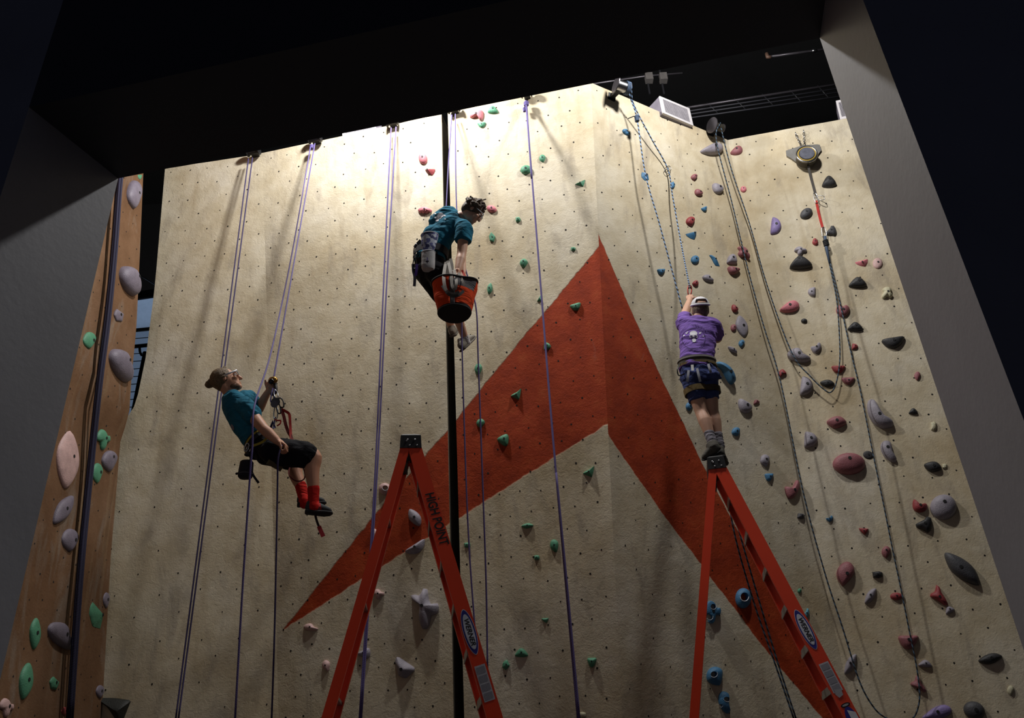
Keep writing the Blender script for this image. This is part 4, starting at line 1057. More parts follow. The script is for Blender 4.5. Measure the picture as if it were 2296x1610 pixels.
    def poly(name, pts, m, h): 
        b = MB(); b.add([face(u, v, h) for u, v in pts], [tuple(range(len(pts)))]); return b.build(name, m, rl, False)
    def words(name, txt, u, v, size, m, h, shear=0, weight=0, sx=1.0):
        vs, fs = text_mesh(txt, size, shear, weight); b = MB()
        b.add([face(u+q.x*sx, v+q.y, h) for q in vs], fs); return b.build(name, m, rl, False)
    def oval(name, u, a, bb, m, h, n=40, pw=1.0):
        return poly(name, [(u+a*math.cos(2*math.pi*k/n), bb*math.copysign(abs(math.sin(2*math.pi*k/n))**pw, math.sin(2*math.pi*k/n))) for k in range(n)], m, h)
    return dict(root=root, cap=cap, d=d, s=s, upos=upos, words=words, oval=oval, poly=poly, face=face, rl=rl, m=(m0, m1), w=w, base=base)
LAD1 = ladder((917, 991), 4.10, -7.5, 'orange step ladder with hand lettering on its rail and nobody on it', (935, 1020), (1110, 1610), (904, 1018), (733, 1610), .068, 1)
LAD2 = ladder((1606, 1036), 4.10, 10.0, 'orange step ladder that the climber in the purple shirt stands on', (1627, 1072), (1911, 1610), (1597, 1070), (1556, 1610), .066, 1)
def logo(L, px, py):
    u = L['upos'](px, py)
    L['oval']('logo_oval', u, .155, .043, LOGW, .0020, pw=1.15); L['oval']('logo_oval', u, .150, .040, NAVY, .0030, pw=1.15)
    L['oval']('logo_oval', u, .120, .031, LOGW, .0040); L['oval']('logo_oval', u, .114, .028, mat('logo_pale', (214, 216, 226), .5), .0048)
    L['words']('logo_lettering', 'WERNER', u, 0, .046, INK, .0056, .25, .0012, 1.0)
def sticker(L, px, py, half, w=.036):
    u = L['upos'](px, py)
    L['poly']('label_sticker', [(u-half, -w), (u+half, -w), (u+half, w), (u-half, w)], TAGM, .002)
    for k in range(4):
        c = u-half*.72+half*.48*k
        L['poly']('label_panel', [(c-half*.18, -w*.8), (c+half*.18, -w*.8), (c+half*.18, w*.8), (c-half*.18, w*.8)], mat('label_dark', (150, 148, 156), .5, var=.2, scale=300), .003)
u = LAD1['upos'](980, 1162)
LAD1['words']('hand_lettering', 'HIGH POINT', u, .004, .092, INK, .002, .05, .0022, .78)
logo(LAD1, 1055, 1416); sticker(LAD1, 1090, 1530, .115)
logo(LAD2, 1807, 1411); sticker(LAD2, 1863, 1518, .105)
uu = LAD2['upos'](1876, 1556)
LAD2['poly']('rail_bracket', [(uu-.03, -.02), (uu-.02, .025), (uu+.02, .02), (uu+.03, -.015), (uu, -.03)], STEEL, .004)
uu = LAD2['upos'](1893, 1582)
LAD2['oval']('rail_slot', uu, .014, .034, BLKM, .002); LAD2['oval']('rail_slot', uu, .007, .024, STEEL, .003)
uu = LAD2['upos'](1908, 1612)
LAD2['oval']('logo_oval', uu+.02, .10, .042, NAVY, .002); LAD2['poly']('logo_oval', [(uu-.06, -.008), (uu+.06, -.008), (uu+.06, .040), (uu-.03, .040)], LOGW, .003)
# ------------------------------------------------------------------ people
def skin_mat(name, rgb):
    m = mat(name, rgb, .55, var=.08, scale=9, bump=.08, bscale=150)
    b = m.node_tree.nodes['Principled BSDF']; b.inputs['Subsurface Weight'].default_value = .08; b.inputs['Subsurface Radius'].default_value = (.02, .008, .004)
    return m
def cloth(name, rgb, var=.12):
    """cotton: noise colour and drawn-out folds"""
    if name in MATS: return MATS[name]
    m = mat(name, rgb, .9, var=var, scale=7)
    nt = m.node_tree; b = nt.nodes['Principled BSDF']; b.inputs['Specular IOR Level'].default_value = .15
    tc = nt.nodes.new('ShaderNodeTexCoord'); mp = nt.nodes.new('ShaderNodeMapping')
    mp.inputs['Scale'].default_value = (6, 6, 15); mp.inputs['Rotation'].default_value = (.5, .7, .2)
    nt.links.new(tc.outputs['Object'], mp.inputs['Vector'])
    n = nt.nodes.new('ShaderNodeTexNoise'); n.inputs['Scale'].default_value = 1.0; n.inputs['Detail'].default_value = 3; n.inputs['Distortion'].default_value = 1.2
    nt.links.new(mp.outputs['Vector'], n.inputs['Vector'])
    bp = nt.nodes.new('ShaderNodeBump'); bp.inputs['Strength'].default_value = .9; bp.inputs['Distance'].default_value = .025
    nt.links.new(n.outputs['Fac'], bp.inputs['Height']); nt.links.new(bp.outputs['Normal'], b.inputs['Normal'])
    return m
def hair_mat(name, rgb):
    if name in MATS: return MATS[name]
    m = mat(name, rgb, .6, var=.45, scale=70, bump=1.0, bscale=110); return m
SK1 = skin_mat('skin_tan', (196, 142, 112)); SK2 = skin_mat('skin_light', (206, 160, 134))

def limb(mb, pts, rad, seg=14):
    pts = [Vector(p) for p in pts]
    c = crom(pts, 5); r = []
    for i in range(len(pts)-1): r += [rad[i]+(rad[i+1]-rad[i])*k/5 for k in range(5)]
    r.append(rad[-1]); mb.tube(c, r, seg, True, True)
def fr(f, u):
    f = Vector(f).normalized(); u = Vector(u); u = (u-f*u.dot(f)).normalized(); return f, u, f.cross(u)   # s = the person's right
def head(mb, c, f, u, k=1.0):
    f, u, s = fr(f, u)
    mb.ell(c+u*.022*k-f*.018*k, s*.076*k, f*.097*k, u*.098*k)
    mb.ell(c+f*.028*k-u*.045*k, s*.062*k, f*.066*k, u*.075*k)
    mb.ell(c+f*.070*k-u*.100*k, s*.030*k, f*.026*k, u*.024*k)
    mb.ell(c+f*.055*k-u*.082*k, s*.050*k, f*.035*k, u*.030*k)
    mb.tube([c+f*.086*k+u*.020*k, c+f*.108*k-u*.020*k, c+f*.112*k-u*.032*k], [.009*k, .014*k, .015*k], 10, True, True)
    mb.ell(c+f*.085*k+u*.026*k, s*.050*k, f*.016*k, u*.011*k)
    mb.ell(c+f*.088*k-u*.064*k, s*.024*k, f*.014*k, u*.008*k); mb.ell(c+f*.086*k-u*.076*k, s*.020*k, f*.013*k, u*.008*k)
    for q in (1, -1):
        mb.ell(c+s*q*.076*k-f*.012*k-u*.005*k, s*.010*k, (f*.5+u*.1)*.036*k, u*.033*k, 10, 8)
        mb.ell(c+s*q*.046*k+f*.068*k-u*.028*k, s*.020*k, f*.022*k, u*.020*k, 10, 8)
    return f, u, s
def hand(mb, wrist, dr, pn, thumb, curl=55, k=1.0, spread=.25):
    """palm and five curled fingers; dr from wrist to knuckles, pn the way the palm faces, thumb = side vector"""
    dr = Vector(dr).normalized(); th = Vector(thumb); th = (th-dr*th.dot(dr)).normalized()
    n = dr.cross(th).normalized()
    if n.dot(Vector(pn)) < 0: n = -n
    kn = wrist+dr*.085*k
    mb.ell(wrist+dr*.045*k, dr*.055*k, th*.043*k, n*.017*k)
    mb.tube([wrist-dr*.02*k, wrist+dr*.03*k], [.026*k, .026*k], 12, True, True)
    for i, (off, L) in enumerate(((.031, .074), (.011, .083), (-.010, .077), (-.030, .060))):
        p = kn+th*off*k-dr*.006*k; a = dr; pts = [p-dr*.02*k]; ang = 0
        pts.append(p)
        for j, q in enumerate((.45, .32, .23)):
            ang += math.radians(curl*(1.0 if j == 0 else 1.15))
            a = dr*math.cos(ang)+n*math.sin(ang)+th*off*spread*4
            p = p+a.normalized()*L*q*k; pts.append(p)
        mb.tube(pts, [.0095*k, .0098*k, .0092*k, .0085*k, .0075*k], 10, True, True)
    t0 = wrist+dr*.025*k+th*.030*k
    t1 = t0+(dr*.5+th*.75+n*.35).normalized()*.040*k; t2 = t1+(dr*.8+n*.55).normalized()*.033*k; t3 = t2+(dr*.6+n*.7-th*.2).normalized()*.025*k
    mb.tube([t0, t1, t2, t3], [.014*k, .0115*k, .0105*k, .0085*k], 10, True, True)
def garment(name, mb, m, parent, voxel=.009, it=6, folds=.004, fdir=(1, 0.4, 2.2), f=24.0):
    me = remeshed(mb, voxel, it)
    fd = Vector(fdir)
    nr = [v.normal.copy() for v in me.vertices]
    for v, n in zip(me.vertices, nr):
        p = v.co; w = noise.noise(p*7)*1.6
        v.co = p+n*folds*(math.sin(p.dot(fd)*f+w*4)*.6+noise.noise(Vector((p.x*fd.x, p.y, p.z*fd.z))*13)*.9)
    return link(name, me, m, parent, True)
def decal(name, bvh, polys, m, parent, off=.008):
    """flat print: image outlines laid onto the cloth below them"""
    b = MB()
    for poly in polys:
        n = len(poly); cx = sum(p[0] for p in poly)/n; cy = sum(p[1] for p in poly)/n; rings = (1, .8, .6, .4, .2); V = []; ok = True
        for r in rings+(0,):
            for (x, y) in (poly if r else [(cx, cy)]):
                d = ray(cx+(x-cx)*r, cy+(y-cy)*r); h = bvh.ray_cast(CP, d)
                if h[0] is None: ok = False; break
                V.append(h[0]-d*off)
            if not ok: break
        if not ok: continue
        F = []
        for r in range(4):
            for k in range(n): F.append((r*n+k, r*n+(k+1) % n, (r+1)*n+(k+1) % n, (r+1)*n+k))
        for k in range(n): F.append((4*n+k, 4*n+(k+1) % n, 5*n))
        b.add(V, F)
    return b.build(name, m, parent)
def circ(cx, cy, rx, ry, n=14, rot=0):
    c, s = math.cos(rot), math.sin(rot)
    return [(cx+rx*math.cos(2*math.pi*k/n)*c-ry*math.sin(2*math.pi*k/n)*s, cy+rx*math.cos(2*math.pi*k/n)*s+ry*math.sin(2*math.pi*k/n)*c) for k in range(n)]
def shoe(name, heel, toe, ankle, m, msole, parent, upv, w=.045, collar=.045, k=1.0):
    """low shoe: sole, vamp and collar in one mesh, darker sole below"""
    ax = (toe-heel).normalized(); L = (toe-heel).length; u = Vector(upv); u = (u-ax*u.dot(ax)).normalized(); s = ax.cross(u)
    mb = MB()
    mb.loft([heel-ax*.012+u*.030, heel+ax*L*.05+u*.036, heel+ax*L*.25+u*.040, heel+ax*L*.5+u*.036, heel+ax*L*.75+u*.028, heel+ax*L*.93+u*.022, heel+ax*L*1.02+u*.018],
            [w*.45, w*.78, w*.82, w*.88, w*1.05, w*.85, w*.35], [.020, .040, .045, .040, .030, .022, .010], s, 18, 2.3)
    mb.loft([heel+ax*L*.20+u*.02, heel+ax*L*.20+u*.055, (heel+ax*L*.2+u*.085).lerp(ankle, .35)], [w*.85, w*.85, collar], [.06, .055, collar*1.15], s, 16)
    o = link(name, remeshed(mb, .007, 3), m, parent, True)
    b = MB(); b.loft([heel-ax*.014-u*.004, heel-ax*.006-u*.004, heel+ax*L*.3-u*.004, heel+ax*L*.72-u*.002, heel+ax*L*.95+u*.004, heel+ax*(L+.012)+u*.012],
                     [w*.5, w*.9, w*.85, w*1.12, w*.9, w*.35], [.012, .014, .014, .013, .012, .008], s, 16, 2.6)
    b.build('sole', msole, o)
    return o, ax, u, s
TEAL = cloth('shirt_teal', (34, 102, 126)); PURP = cloth('shirt_purple', (128, 98, 176)); BLKC = cloth('shorts_black', (26, 26, 30))
NAVC = cloth('shorts_navy', (66, 76, 122)); PRINT = mat('print_white', (214, 212, 218), .8); PRINTD = mat('print_dark', (58, 38, 92), .85); PRINTT = mat('print_teal_dark', (10, 44, 58), .85)
REDS = cloth('sock_red', (190, 36, 30)); GREYS = cloth('sock_grey', (128, 124, 132)); WHTS = cloth('sock_white', (206, 204, 204))

# ================================================================== climber reclining on the rope
def reclining():
    Y = c1Y
    sk = MB(); hd = P(509, 853, Y-.03)
    f, u, s = head(sk, hd, (.86, .10, .42), (-.52, -.10, .85), .98)
    nb = P(520, 896, Y)
    limb(sk, [hd-u*.05-f*.03, nb.lerp(hd, .35), nb], [.055, .056, .068])
    shR, shL = P(550, 912, Y-.15), P(556, 894, Y+.20)
    elR, wrR = P(591, 961, Y-.24), P(623, 990, Y-.25)
    elL, wrL = P(579, 918, Y+.27), P(600, 880, Y+.16)
    limb(sk, [shR, shR.lerp(elR, .45), elR, elR.lerp(wrR, .35), wrR], [.060, .052, .042, .044, .029])
    limb(sk, [shL, shL.lerp(elL, .5), elL, elL.lerp(wrL, .35), wrL], [.055, .048, .041, .042, .028])
    hand(sk, wrR, P(646, 1004, Y-.25)-wrR, (0, .3, -1), (-.2, -.9, .2), 48, 1.05)
    hand(sk, wrL, P(610, 866, Y+.12)-wrL, (.6, -.5, .3), (-.3, -.2, .9), 70, 1.0)
    hipC = P(602, 1010, Y); sp = [nb, P(533, 914, Y), P(556, 952, Y), P(582, 988, Y), hipC]
    side = Vector((.30, -.92, -.12))
    sk.loft(sp, [.06, .15, .135, .125, .13], [.05, .085, .09, .085, .09], side)
    hR, hL = P(615, 1012, Y-.10), P(612, 1008, Y+.10)
    kR, kL = P(703, 1022, Y-.05), P(662, 1036, Y+.22)
    aR, aL = P(703, 1128, Y-.02), P(681, 1118, Y+.20)
    limb(sk, [hR, hR.lerp(kR, .5), kR, kR.lerp(aR, .30)+Vector((-.012, 0, 0)), kR.lerp(aR, .7), aR], [.085, .075, .060, .060, .044, .037])
    limb(sk, [hL, hL.lerp(kL, .5), kL, kL.lerp(aL, .30)+Vector((-.02, 0, 0)), kL.lerp(aL, .7), aL], [.085, .075, .060, .060, .044, .037])
    root = link('person', remeshed(sk, .0062, 4), SK1, None, True)
    tag(root, 'person with a hair bun, teal t-shirt, black shorts and red socks reclining on a rope', 'person')
    # shirt
    b = MB()
    b.loft([P(516, 888, Y), P(524, 903, Y), P(535, 920, Y), P(556, 954, Y), P(576, 983, Y), P(586, 1000, Y)], [.085, .175, .185, .165, .15, .155], [.07, .10, .122, .122, .112, .115], side, 24)
    e = shR.lerp(elR, .42); limb(b, [shR.lerp(P(530, 910, Y), .5), shR, e], [.085, .080, .074])
    e2 = shL.lerp(elL, .6); limb(b, [shL.lerp(P(530, 905, Y), .5), shL, e2], [.085, .075, .070])
    sh = garment('shirt', b, TEAL, root, .009, 5, .006, (1.4, .5, 1.2), 34)
    bv = bvh_of(sh.data)
    decal('skull_print', bv, [circ(511, 934, 7, 9, 14, -.5), circ(516, 946, 6, 5, 12, -.5), circ(521, 958, 3.2, 7, 12, -.35)], mat('print_faded', (120, 122, 140), .8), sh)
    # shorts
    b = MB()
    b.loft([P(580, 984, Y), P(592, 999, Y), hipC, P(622, 1015, Y)], [.145, .160, .165, .15], [.110, .118, .125, .11], side, 20)
    q = hR.lerp(kR, .84); limb(b, [hR, hR.lerp(kR, .4), hR.lerp(kR, .78)], [.115, .112, .108]); b.tube([hR.lerp(kR, .6), q], [.108, .112], 18)
    q = hL.lerp(kL, .80); limb(b, [hL, hL.lerp(kL, .4), hL.lerp(kL, .7)], [.110, .106, .100]); b.tube([hL.lerp(kL, .6), q], [.098, .100], 18)
    so = garment('shorts', b, BLKC, root, .010, 4, .004)
    # hair and bun
    b = MB()
    b.ell(hd+u*.032-f*.034, s*.087, f*.100, u*.100); b.ell(hd-f*.060-u*.01, s*.066, f*.040, u*.070)
    for q in range(16):
        a = q*math.pi/8; st = hd+u*.10*math.cos(a)*.8+s*.085*math.sin(a)-f*.0
        b.tube(crom([hd+u*(.125 if abs(math.sin(a)) < .5 else .08)*abs(math.cos(a))+s*.088*math.sin(a)+f*.035*math.cos(a), hd-f*.08+u*.05*math.cos(a)+s*.06*math.sin(a), hd-f*.100-u*.012], 4), .010, 6)
    bun = P(468.5, 862, Y-.03)
    b.ell(bun, s*.034, f*.034, u*.034); b.tube([hd-f*.09-u*.012, bun], [.022, .016], 10)
    for q in range(5): b.torus(bun+s*.012*math.sin(q*2.1), (f*math.cos(q)+u*math.sin(q))*.026, s*.026+u*.008*math.cos(q*1.7), .011, 14, 6)
    hr = link('hair', remeshed(b, .007, 1), hair_mat('hair_dark_blond', (116, 94, 66)), root, True)
    b = MB(); jw = hd
    b.ell(hd+f*.062-u*.098, s*.036, f*.028, u*.022); b.ell(hd+f*.030-u*.088, s*.062, f*.045, u*.026)
    link('beard', remeshed(b, .006, 2), hair_mat('beard_brown', (116, 80, 56)), root, True)
    b = MB()
    for q in (1, -1):
        b.torus(hd+f*.104+u*.012+s*q*.036, s*.028, u*.018, .0045, 16, 6)
        b.box(hd+f*.052+u*.012+s*q*.082, f*.056, s*.003, u*.007)
    b.build('glasses', mat('glasses_white', (222, 220, 224), .35), root)
    for q in (1, -1):
        b = MB(); b.sph(hd+f*.078+u*.004+s*q*.032, .012); b.build('eye', mat('eye_white', (210, 206, 200), .3), root)
    # socks and shoes
    for (k_, a_, tp) in ((kR, aR, .70), (kL, aL, .66)):
        b = MB(); limb(b, [k_.lerp(a_, tp), k_.lerp(a_, .85), a_, a_+Vector((.01, 0, -.035))], [.049, .045, .043, .050]); garment('sock', b, REDS, root, .008, 2, .001)
    SHB = mat('shoe_charcoal', (54, 58, 60), .8, bump=.3); SOL = mat('sole_dark', (36, 38, 40), .8)
    s1 = shoe('shoe', P(688, 1147, Y-.03), P(742, 1153, Y+.01), aR, SHB, SOL, root, (0, .1, 1), .044, .046)
    s2 = shoe('shoe', P(670, 1131, Y+.20), P(728, 1130, Y+.26), aL, SHB, SOL, root, (0, .1, 1), .044, .046)
    # harness
    HB = mat('harness_black', (32, 32, 36), .8); YEL = mat('harness_yellow', (176, 156, 52), .8)
    hn = MB(); c = P(584, 995, Y); ax = (P(582, 988, Y)-hipC).normalized(); sd = (side-ax*side.dot(ax)).normalized(); fw = ax.cross(sd)
    ring = [c+sd*.168*math.cos(t*math.pi/12)+fw*.130*math.sin(t*math.pi/12) for t in range(25)]
    h = strap('harness', ring, .06, HB, root, .008, ax)
    strap('belt_edge', [p+(p-c).normalized()*.005+ax*.012 for p in ring], .014, YEL, h, .006, ax)
    strap('tie_in_loop', [P(616, 960, Y-.10), P(612, 945, Y-.08), P(606, 962, Y-.04)], .022, mat('webbing_blue', (40, 36, 84), .8), h)
    strap('gear_loop', crom([P(566, 1000, Y-.19), P(590, 990, Y-.21), P(606, 972, Y-.18)], 5), .018, YEL, h)
    strap('leg_loop', [P(600, 1035, Y-.2)+Vector((.02*k, .06*k, 0)) for k in range(4)], .04, mat('webbing_olive', (96, 92, 66), .85), h)
    return root
reclining()

# his devices, each a thing of its own
Y = c1Y
asc = empty('ascender', P(612, 865, Y+.10), 'gold and dark hand ascender gripped by the reclining climber', 'ascender')
b = MB(); b.tube(crom([P(614, 852, Y+.10), P(618, 868, Y+.08), P(617, 880, Y+.08), P(610, 884, Y+.10)], 4), .016, 8, True, True); b.build('handle', BLKM, asc)
b = MB(); b.ell(P(612, 853, Y+.08), (.042, 0, 0), (0, .022, 0), (0, 0, .036)); b.build('frame', mat('brass', (150, 108, 44), .3, .9), asc)
b = MB(); b.ell(P(608, 855, Y+.055), (.026, 0, 0), (0, .018, 0), (0, 0, .024)); b.build('cam', mat('chrome_dark', (60, 58, 60), .15, 1.0), asc)
dev = empty('belay_device', P(621, 903, Y), 'cluster of steel pulley and karabiners in front of the reclining climber', 'belay device')
b = MB(); b.tube([P(618, 901, Y-.02), P(618, 901, Y+.03)], .036, 20); b.build('pulley', STEEL, dev, 'auto')
b = MB(); b.tube([P(615, 906, Y-.03), P(615, 906, Y-.02)], .030, 20); b.build('side_plate', mat('plate_steel', (120, 118, 126), .35, .6), dev, 'auto')
c = P(618, 884, Y); kara(dev, c, P(620, 894, Y)-c, P(623, 884, Y)-c, STEEL, .005)
c = P(624, 915, Y); kara(dev, c, P(626, 928, Y)-c, P(629, 915, Y)-c, DSTEEL, .006)
c = P(618, 926, Y); kara(dev, c, P(617, 940, Y)-c, P(623, 926, Y)-c, STEEL, .005)
c = P(630, 903, Y); kara(dev, c, P(632, 914, Y)-c, P(636, 903, Y)-c, BLKM, .006)
strap('cord', crom([P(612, 870, Y+.02), P(608, 888, Y), P(607, 900, Y), P(612, 906, Y)], 5), .010, mat('cord_violet', (84, 74, 132), .8), dev)
strap('cord', crom([P(616, 872, Y+.02), P(614, 890, Y), P(616, 900, Y)], 5), .010, MATS['cord_violet'], dev)
strap('cord', [P(617, 935, Y), P(615, 950, Y), P(612, 962, Y-.05)], .012, mat('cord_navy', (36, 34, 74), .8), dev)
dz = empty('daisy_sling', P(640, 950, Y-.02), 'dark red webbing loop beside the reclining climber\'s lap', 'sling')
strap('webbing', crom([P(630, 916, Y), P(636, 932, Y), P(640, 950, Y), P(646, 968, Y), P(653, 980, Y-.02), P(656, 993, Y-.05)], 4), .026, WEB_DRD, dz)
strap('webbing', crom([P(655, 990, Y-.04), P(652, 974, Y-.01), P(651, 958, Y), P(650, 940, Y), P(648, 928, Y), P(640, 922, Y), P(632, 918, Y)], 4), .022, WEB_RED, dz)
strap('webbing', crom([P(616, 940, Y-.04), P(622, 943, Y-.06), P(629, 943, Y-.06), P(628, 950, Y-.06), P(621, 955, Y-.06)], 4), .012, WEB_RED, dz)
po = empty('chalk_bag', P(552, 1054, Y-.2), 'black pouch dangling under the reclining climber\'s hips', 'pouch')
pa, pb = P(554, 1034, Y-.2), P(549, 1072, Y-.2)
b = MB(); axd = (pb-pa)
b.loft([pa, pa+axd*.08, pa+axd*.5, pa+axd*.92, pb], [.040, .050, .053, .053, .045], [.036, .044, .048, .048, .04], Vector((1, 0, 0)), 20, 2.6); b.build('body', mat('pouch_black', (24, 23, 32), .85, bump=.3), po)
b = MB(); b.torus(pa+axd*.78, (.054, 0, 0), (0, .049, 0), .004, 20, 6); b.build('seam', mat('seam_grey', (78, 76, 84), .8), po)
b = MB(); b.tube([P(540, 1052, Y-.2), P(532, 1062, Y-.2)], .003, 6); b.ell(P(531, 1062, Y-.2), (.012, 0, 0), (0, .01, 0), (0, 0, .010)); b.build('cord_lock', BLKM, po)
strap('belt_end', crom([P(563, 1040, Y-.2), P(566, 1062, Y-.2), P(580, 1083, Y-.2)], 5), .018, MATS['pouch_black'], po)
strap('hang_loop', [P(561, 1036, Y-.2), P(564, 1018, Y-.2), P(566, 1000, Y-.18)], .018, MATS['pouch_black'], po)
for x, y, mm, lb in ((553, 1003, STEEL, 'bare steel karabiner on the reclining climber\'s hip loop'), (560, 1008, DSTEEL, 'dark karabiner with a belay tube on the reclining climber\'s hip loop')):
    c = P(x, y, Y-.2); kk = empty('karabiner', c, lb, 'karabiner')
    kara(kk, c, P(x-3, y+9, Y-.2)-c, P(x+5, y+1, Y-.2)-c, mm, .005, 'body')
    b = MB(); b.tube([P(x-2, y+7, Y-.205), P(x+3, y-2, Y-.205)], .006, 7); b.build('gate', STEEL, kk)
    if mm is DSTEEL: b = MB(); b.ell(P(556, 1019, Y-.2), (.03, 0, 0), (0, .02, 0), (0, 0, .018)); b.build('belay_tube', BLKM, kk)
fs = empty('foot_loop', P(720, 1180, Y), 'red and black foot loop strap trailing under the reclining climber\'s shoe', 'sling')
strap('webbing', crom([P(707, 1156, Y), P(711, 1170, Y), P(716, 1183, Y)], 4), .018, mat('webbing_black', (40, 26, 26), .8), fs)
strap('loop_end', crom([P(715, 1180, Y), P(719, 1190, Y), P(725, 1203, Y)], 4), .032, mat('webbing_pink_red', (170, 44, 50), .8), fs)
strap('ankle_strap', crom([P(716, 1128, Y-.07), P(718, 1136, Y-.09), P(719, 1143, Y-.07)], 4), .014, WEB_RED, fs)
strap('cord', crom([P(650, 1046, Y+.1), P(648, 1064, Y+.08), P(660, 1077, Y+.08), P(676, 1078, Y+.08), P(684, 1068, Y+.05), P(680, 1048, Y+.02)], 5), .010, WEB_DRD, fs)

# ================================================================== climber bending over the haul bag
def bending():
    Y = 6.55; sk = MB()
    hd = P(1060, 474, Y-.08)
    f, u, s = head(sk, hd, (.70, .30, -.62), (.62, -.05, .78), 1.0)
    nb = P(1032, 488, Y)
    limb(sk, [hd-u*.05-f*.02, nb.lerp(hd, .45), nb], [.054, .055, .066])
    shR, shL = P(1041, 512, Y-.12), P(1006, 482, Y+.18)
    elR, wrR = P(1035, 570, Y-.10), P(1027, 606, Y-.14)
    elL, wrL = P(1034, 545, Y+.22), P(1038, 612, Y+.05)
    limb(sk, [shR, shR.lerp(elR, .5), elR, elR.lerp(wrR, .35), wrR], [.062, .054, .046, .048, .032])
    limb(sk, [shL, shL.lerp(elL, .5), elL, wrL], [.058, .05, .043, .03])
    hand(sk, wrR, P(1022, 628, Y-.16)-wrR, (-.8, -.2, 0), (.2, -.9, 0), 40)
    hand(sk, wrL, P(1034, 632, Y-.02)-wrL, (-.6, -.6, 0), (-.5, -.5, .2), 40)
    side = Vector((.62, -.66, -.36)); hip = P(966, 606, Y+.04)
    sk.loft([nb, P(1012, 499, Y+.02), P(988, 530, Y+.03), P(969, 570, Y+.04), hip], [.06, .16, .15, .125, .135], [.05, .085, .095, .09, .095], side)
    hR, hL = P(980, 612, Y-.04), P(952, 606, Y+.12)
    kR, kL = P(1012, 672, Y+.32), P(994, 668, Y+.42)
    aR, aL = P(1044, 762, Y+.74), P(1013, 738, Y+.80)
    for h_, k_, a_ in ((hR, kR, aR), (hL, kL, aL)):
        limb(sk, [h_, h_.lerp(k_, .5), k_, k_.lerp(a_, .32), k_.lerp(a_, .7), a_], [.088, .076, .060, .060, .044, .037])
    root = link('person', remeshed(sk, .0065, 4), SK2, None, True)
    tag(root, 'person with tousled brown hair in a teal t-shirt bending over an orange haul bag', 'person')
    b = MB()
    b.loft([P(1031, 487, Y), P(1022, 492, Y+.01), P(1008, 503, Y+.02), P(986, 530, Y+.03), P(970, 565, Y+.04), P(962, 592, Y+.05)], [.085, .165, .190, .185, .170, .180], [.07, .105, .125, .135, .125, .135], side, 24)
    b.ell(P(990, 501, Y+.03), (.135, 0, 0), (0, .12, 0), (0, 0, .14)); b.ell(P(1004, 490, Y+.03), (.13, 0, 0), (0, .12, 0), (0, 0, .135)); b.ell(P(974, 534, Y+.03), (.125, 0, 0), (0, .12, 0), (0, 0, .16))
    e = shR.lerp(elR, .52); limb(b, [P(1024, 508, Y), shR, shR.lerp(elR, .3)], [.085, .085, .082]); b.tube([shR, e], [.086, .086], 18)
    e = shL.lerp(elL, .5); limb(b, [P(1016, 492, Y+.06), shL, e], [.08, .08, .075])
    shirt = garment('shirt', b, TEAL, root, .009, 5, .006, (1.0, .3, 1.6), 34); bv = bvh_of(shirt.data)
    K = [circ(988, 482, 7.0, 5.5, 16), circ(984, 487, 6, 4, 12, .2), circ(980, 493.5, 4.2, 2.6, 12, -.3), circ(977, 488, 3, 2, 10),
         circ(976, 479, 2.2, 1.6, 8), circ(970, 484, 1.6, 1.3, 8), circ(997, 483, 2.4, 1.5, 8, .4), circ(998, 491, 1.8, 1.2, 8)]
    sp = decal('skull_print', bv, K, PRINT, shirt)
    decal('skull_eyes', bv, [circ(987, 487, 1.8, 1.3, 10), circ(979.5, 486.5, 1.6, 1.3, 10)], PRINTT, shirt, .012)
    # shorts
    b = MB(); b.loft([P(964, 575, Y+.04), P(963, 592, Y+.05), hip, P(972, 622, Y+.06)], [.165, .185, .185, .165], [.12, .135, .14, .125], side, 22)
    for h_, k_ in ((hR, kR), (hL, kL)):
        limb(b, [h_, h_.lerp(k_, .5), h_.lerp(k_, .9)], [.118, .108, .098])
    garment('shorts', b, BLKC, root, .010, 4, .005)
    # hair: tousled locks
    b = MB(); b.ell(hd+u*.035-f*.022, s*.092, f*.105, u*.105); b.ell(hd-f*.07-u*.015, s*.07, f*.05, u*.06)
    rnd = random.Random(3)
    for q in range(150):
        th = rnd.uniform(0, 2*math.pi); ph = rnd.uniform(.0, 1.75)
        dr = (u*math.cos(ph)+(f*math.cos(th)+s*math.sin(th))*math.sin(ph)).normalized()
        if dr.dot(f) > .62 and dr.dot(u) < .35: continue
        p0 = hd+u*.03-f*.015+Vector((dr.x, dr.y, dr.z))*.088
        fl = (dr*.2+Vector((rnd.uniform(-1, 1), rnd.uniform(-1, 1), rnd.uniform(-.9, .5)))*.8).normalized()
        b.tube(crom([p0, p0+dr*.014+fl*.012, p0+dr*.012+fl*.034], 3), [.017, .016, .015, .014, .012, .010, .007], 6)
    b.tube(crom([hd+u*.12, hd+u*.16+Vector((-.01, 0, .01)), hd+u*.165+Vector((.03, 0, .02))], 4), .008, 6)
    link('hair', remeshed(b, .005, 1), hair_mat('hair_brown', (92, 74, 56)), root, True)
    b = MB()
    for q in (1, -1):
        b.torus(hd+f*.108+u*.016+s*q*.036, s*.028, u*.020, .004, 16, 6)
        b.box(hd+f*.060+u*.018+s*q*.080, f*.048, s*.002, u*.003)
    b.build('glasses', mat('glasses_clear', (190, 196, 204), .1), root)
    for q in (1, -1):
        b = MB(); b.sph(hd+f*.078+u*.004+s*q*.032, .012); b.build('eye', MATS['eye_white'], root)
    # socks, shoes
    for (k_, a_) in ((kR, aR), (kL, aL)):
        b = MB(); limb(b, [k_.lerp(a_, .90), a_, a_+(a_-k_).normalized()*.03], [.043, .042, .045]); garment('sock', b, WHTS, root, .008, 2, .001)
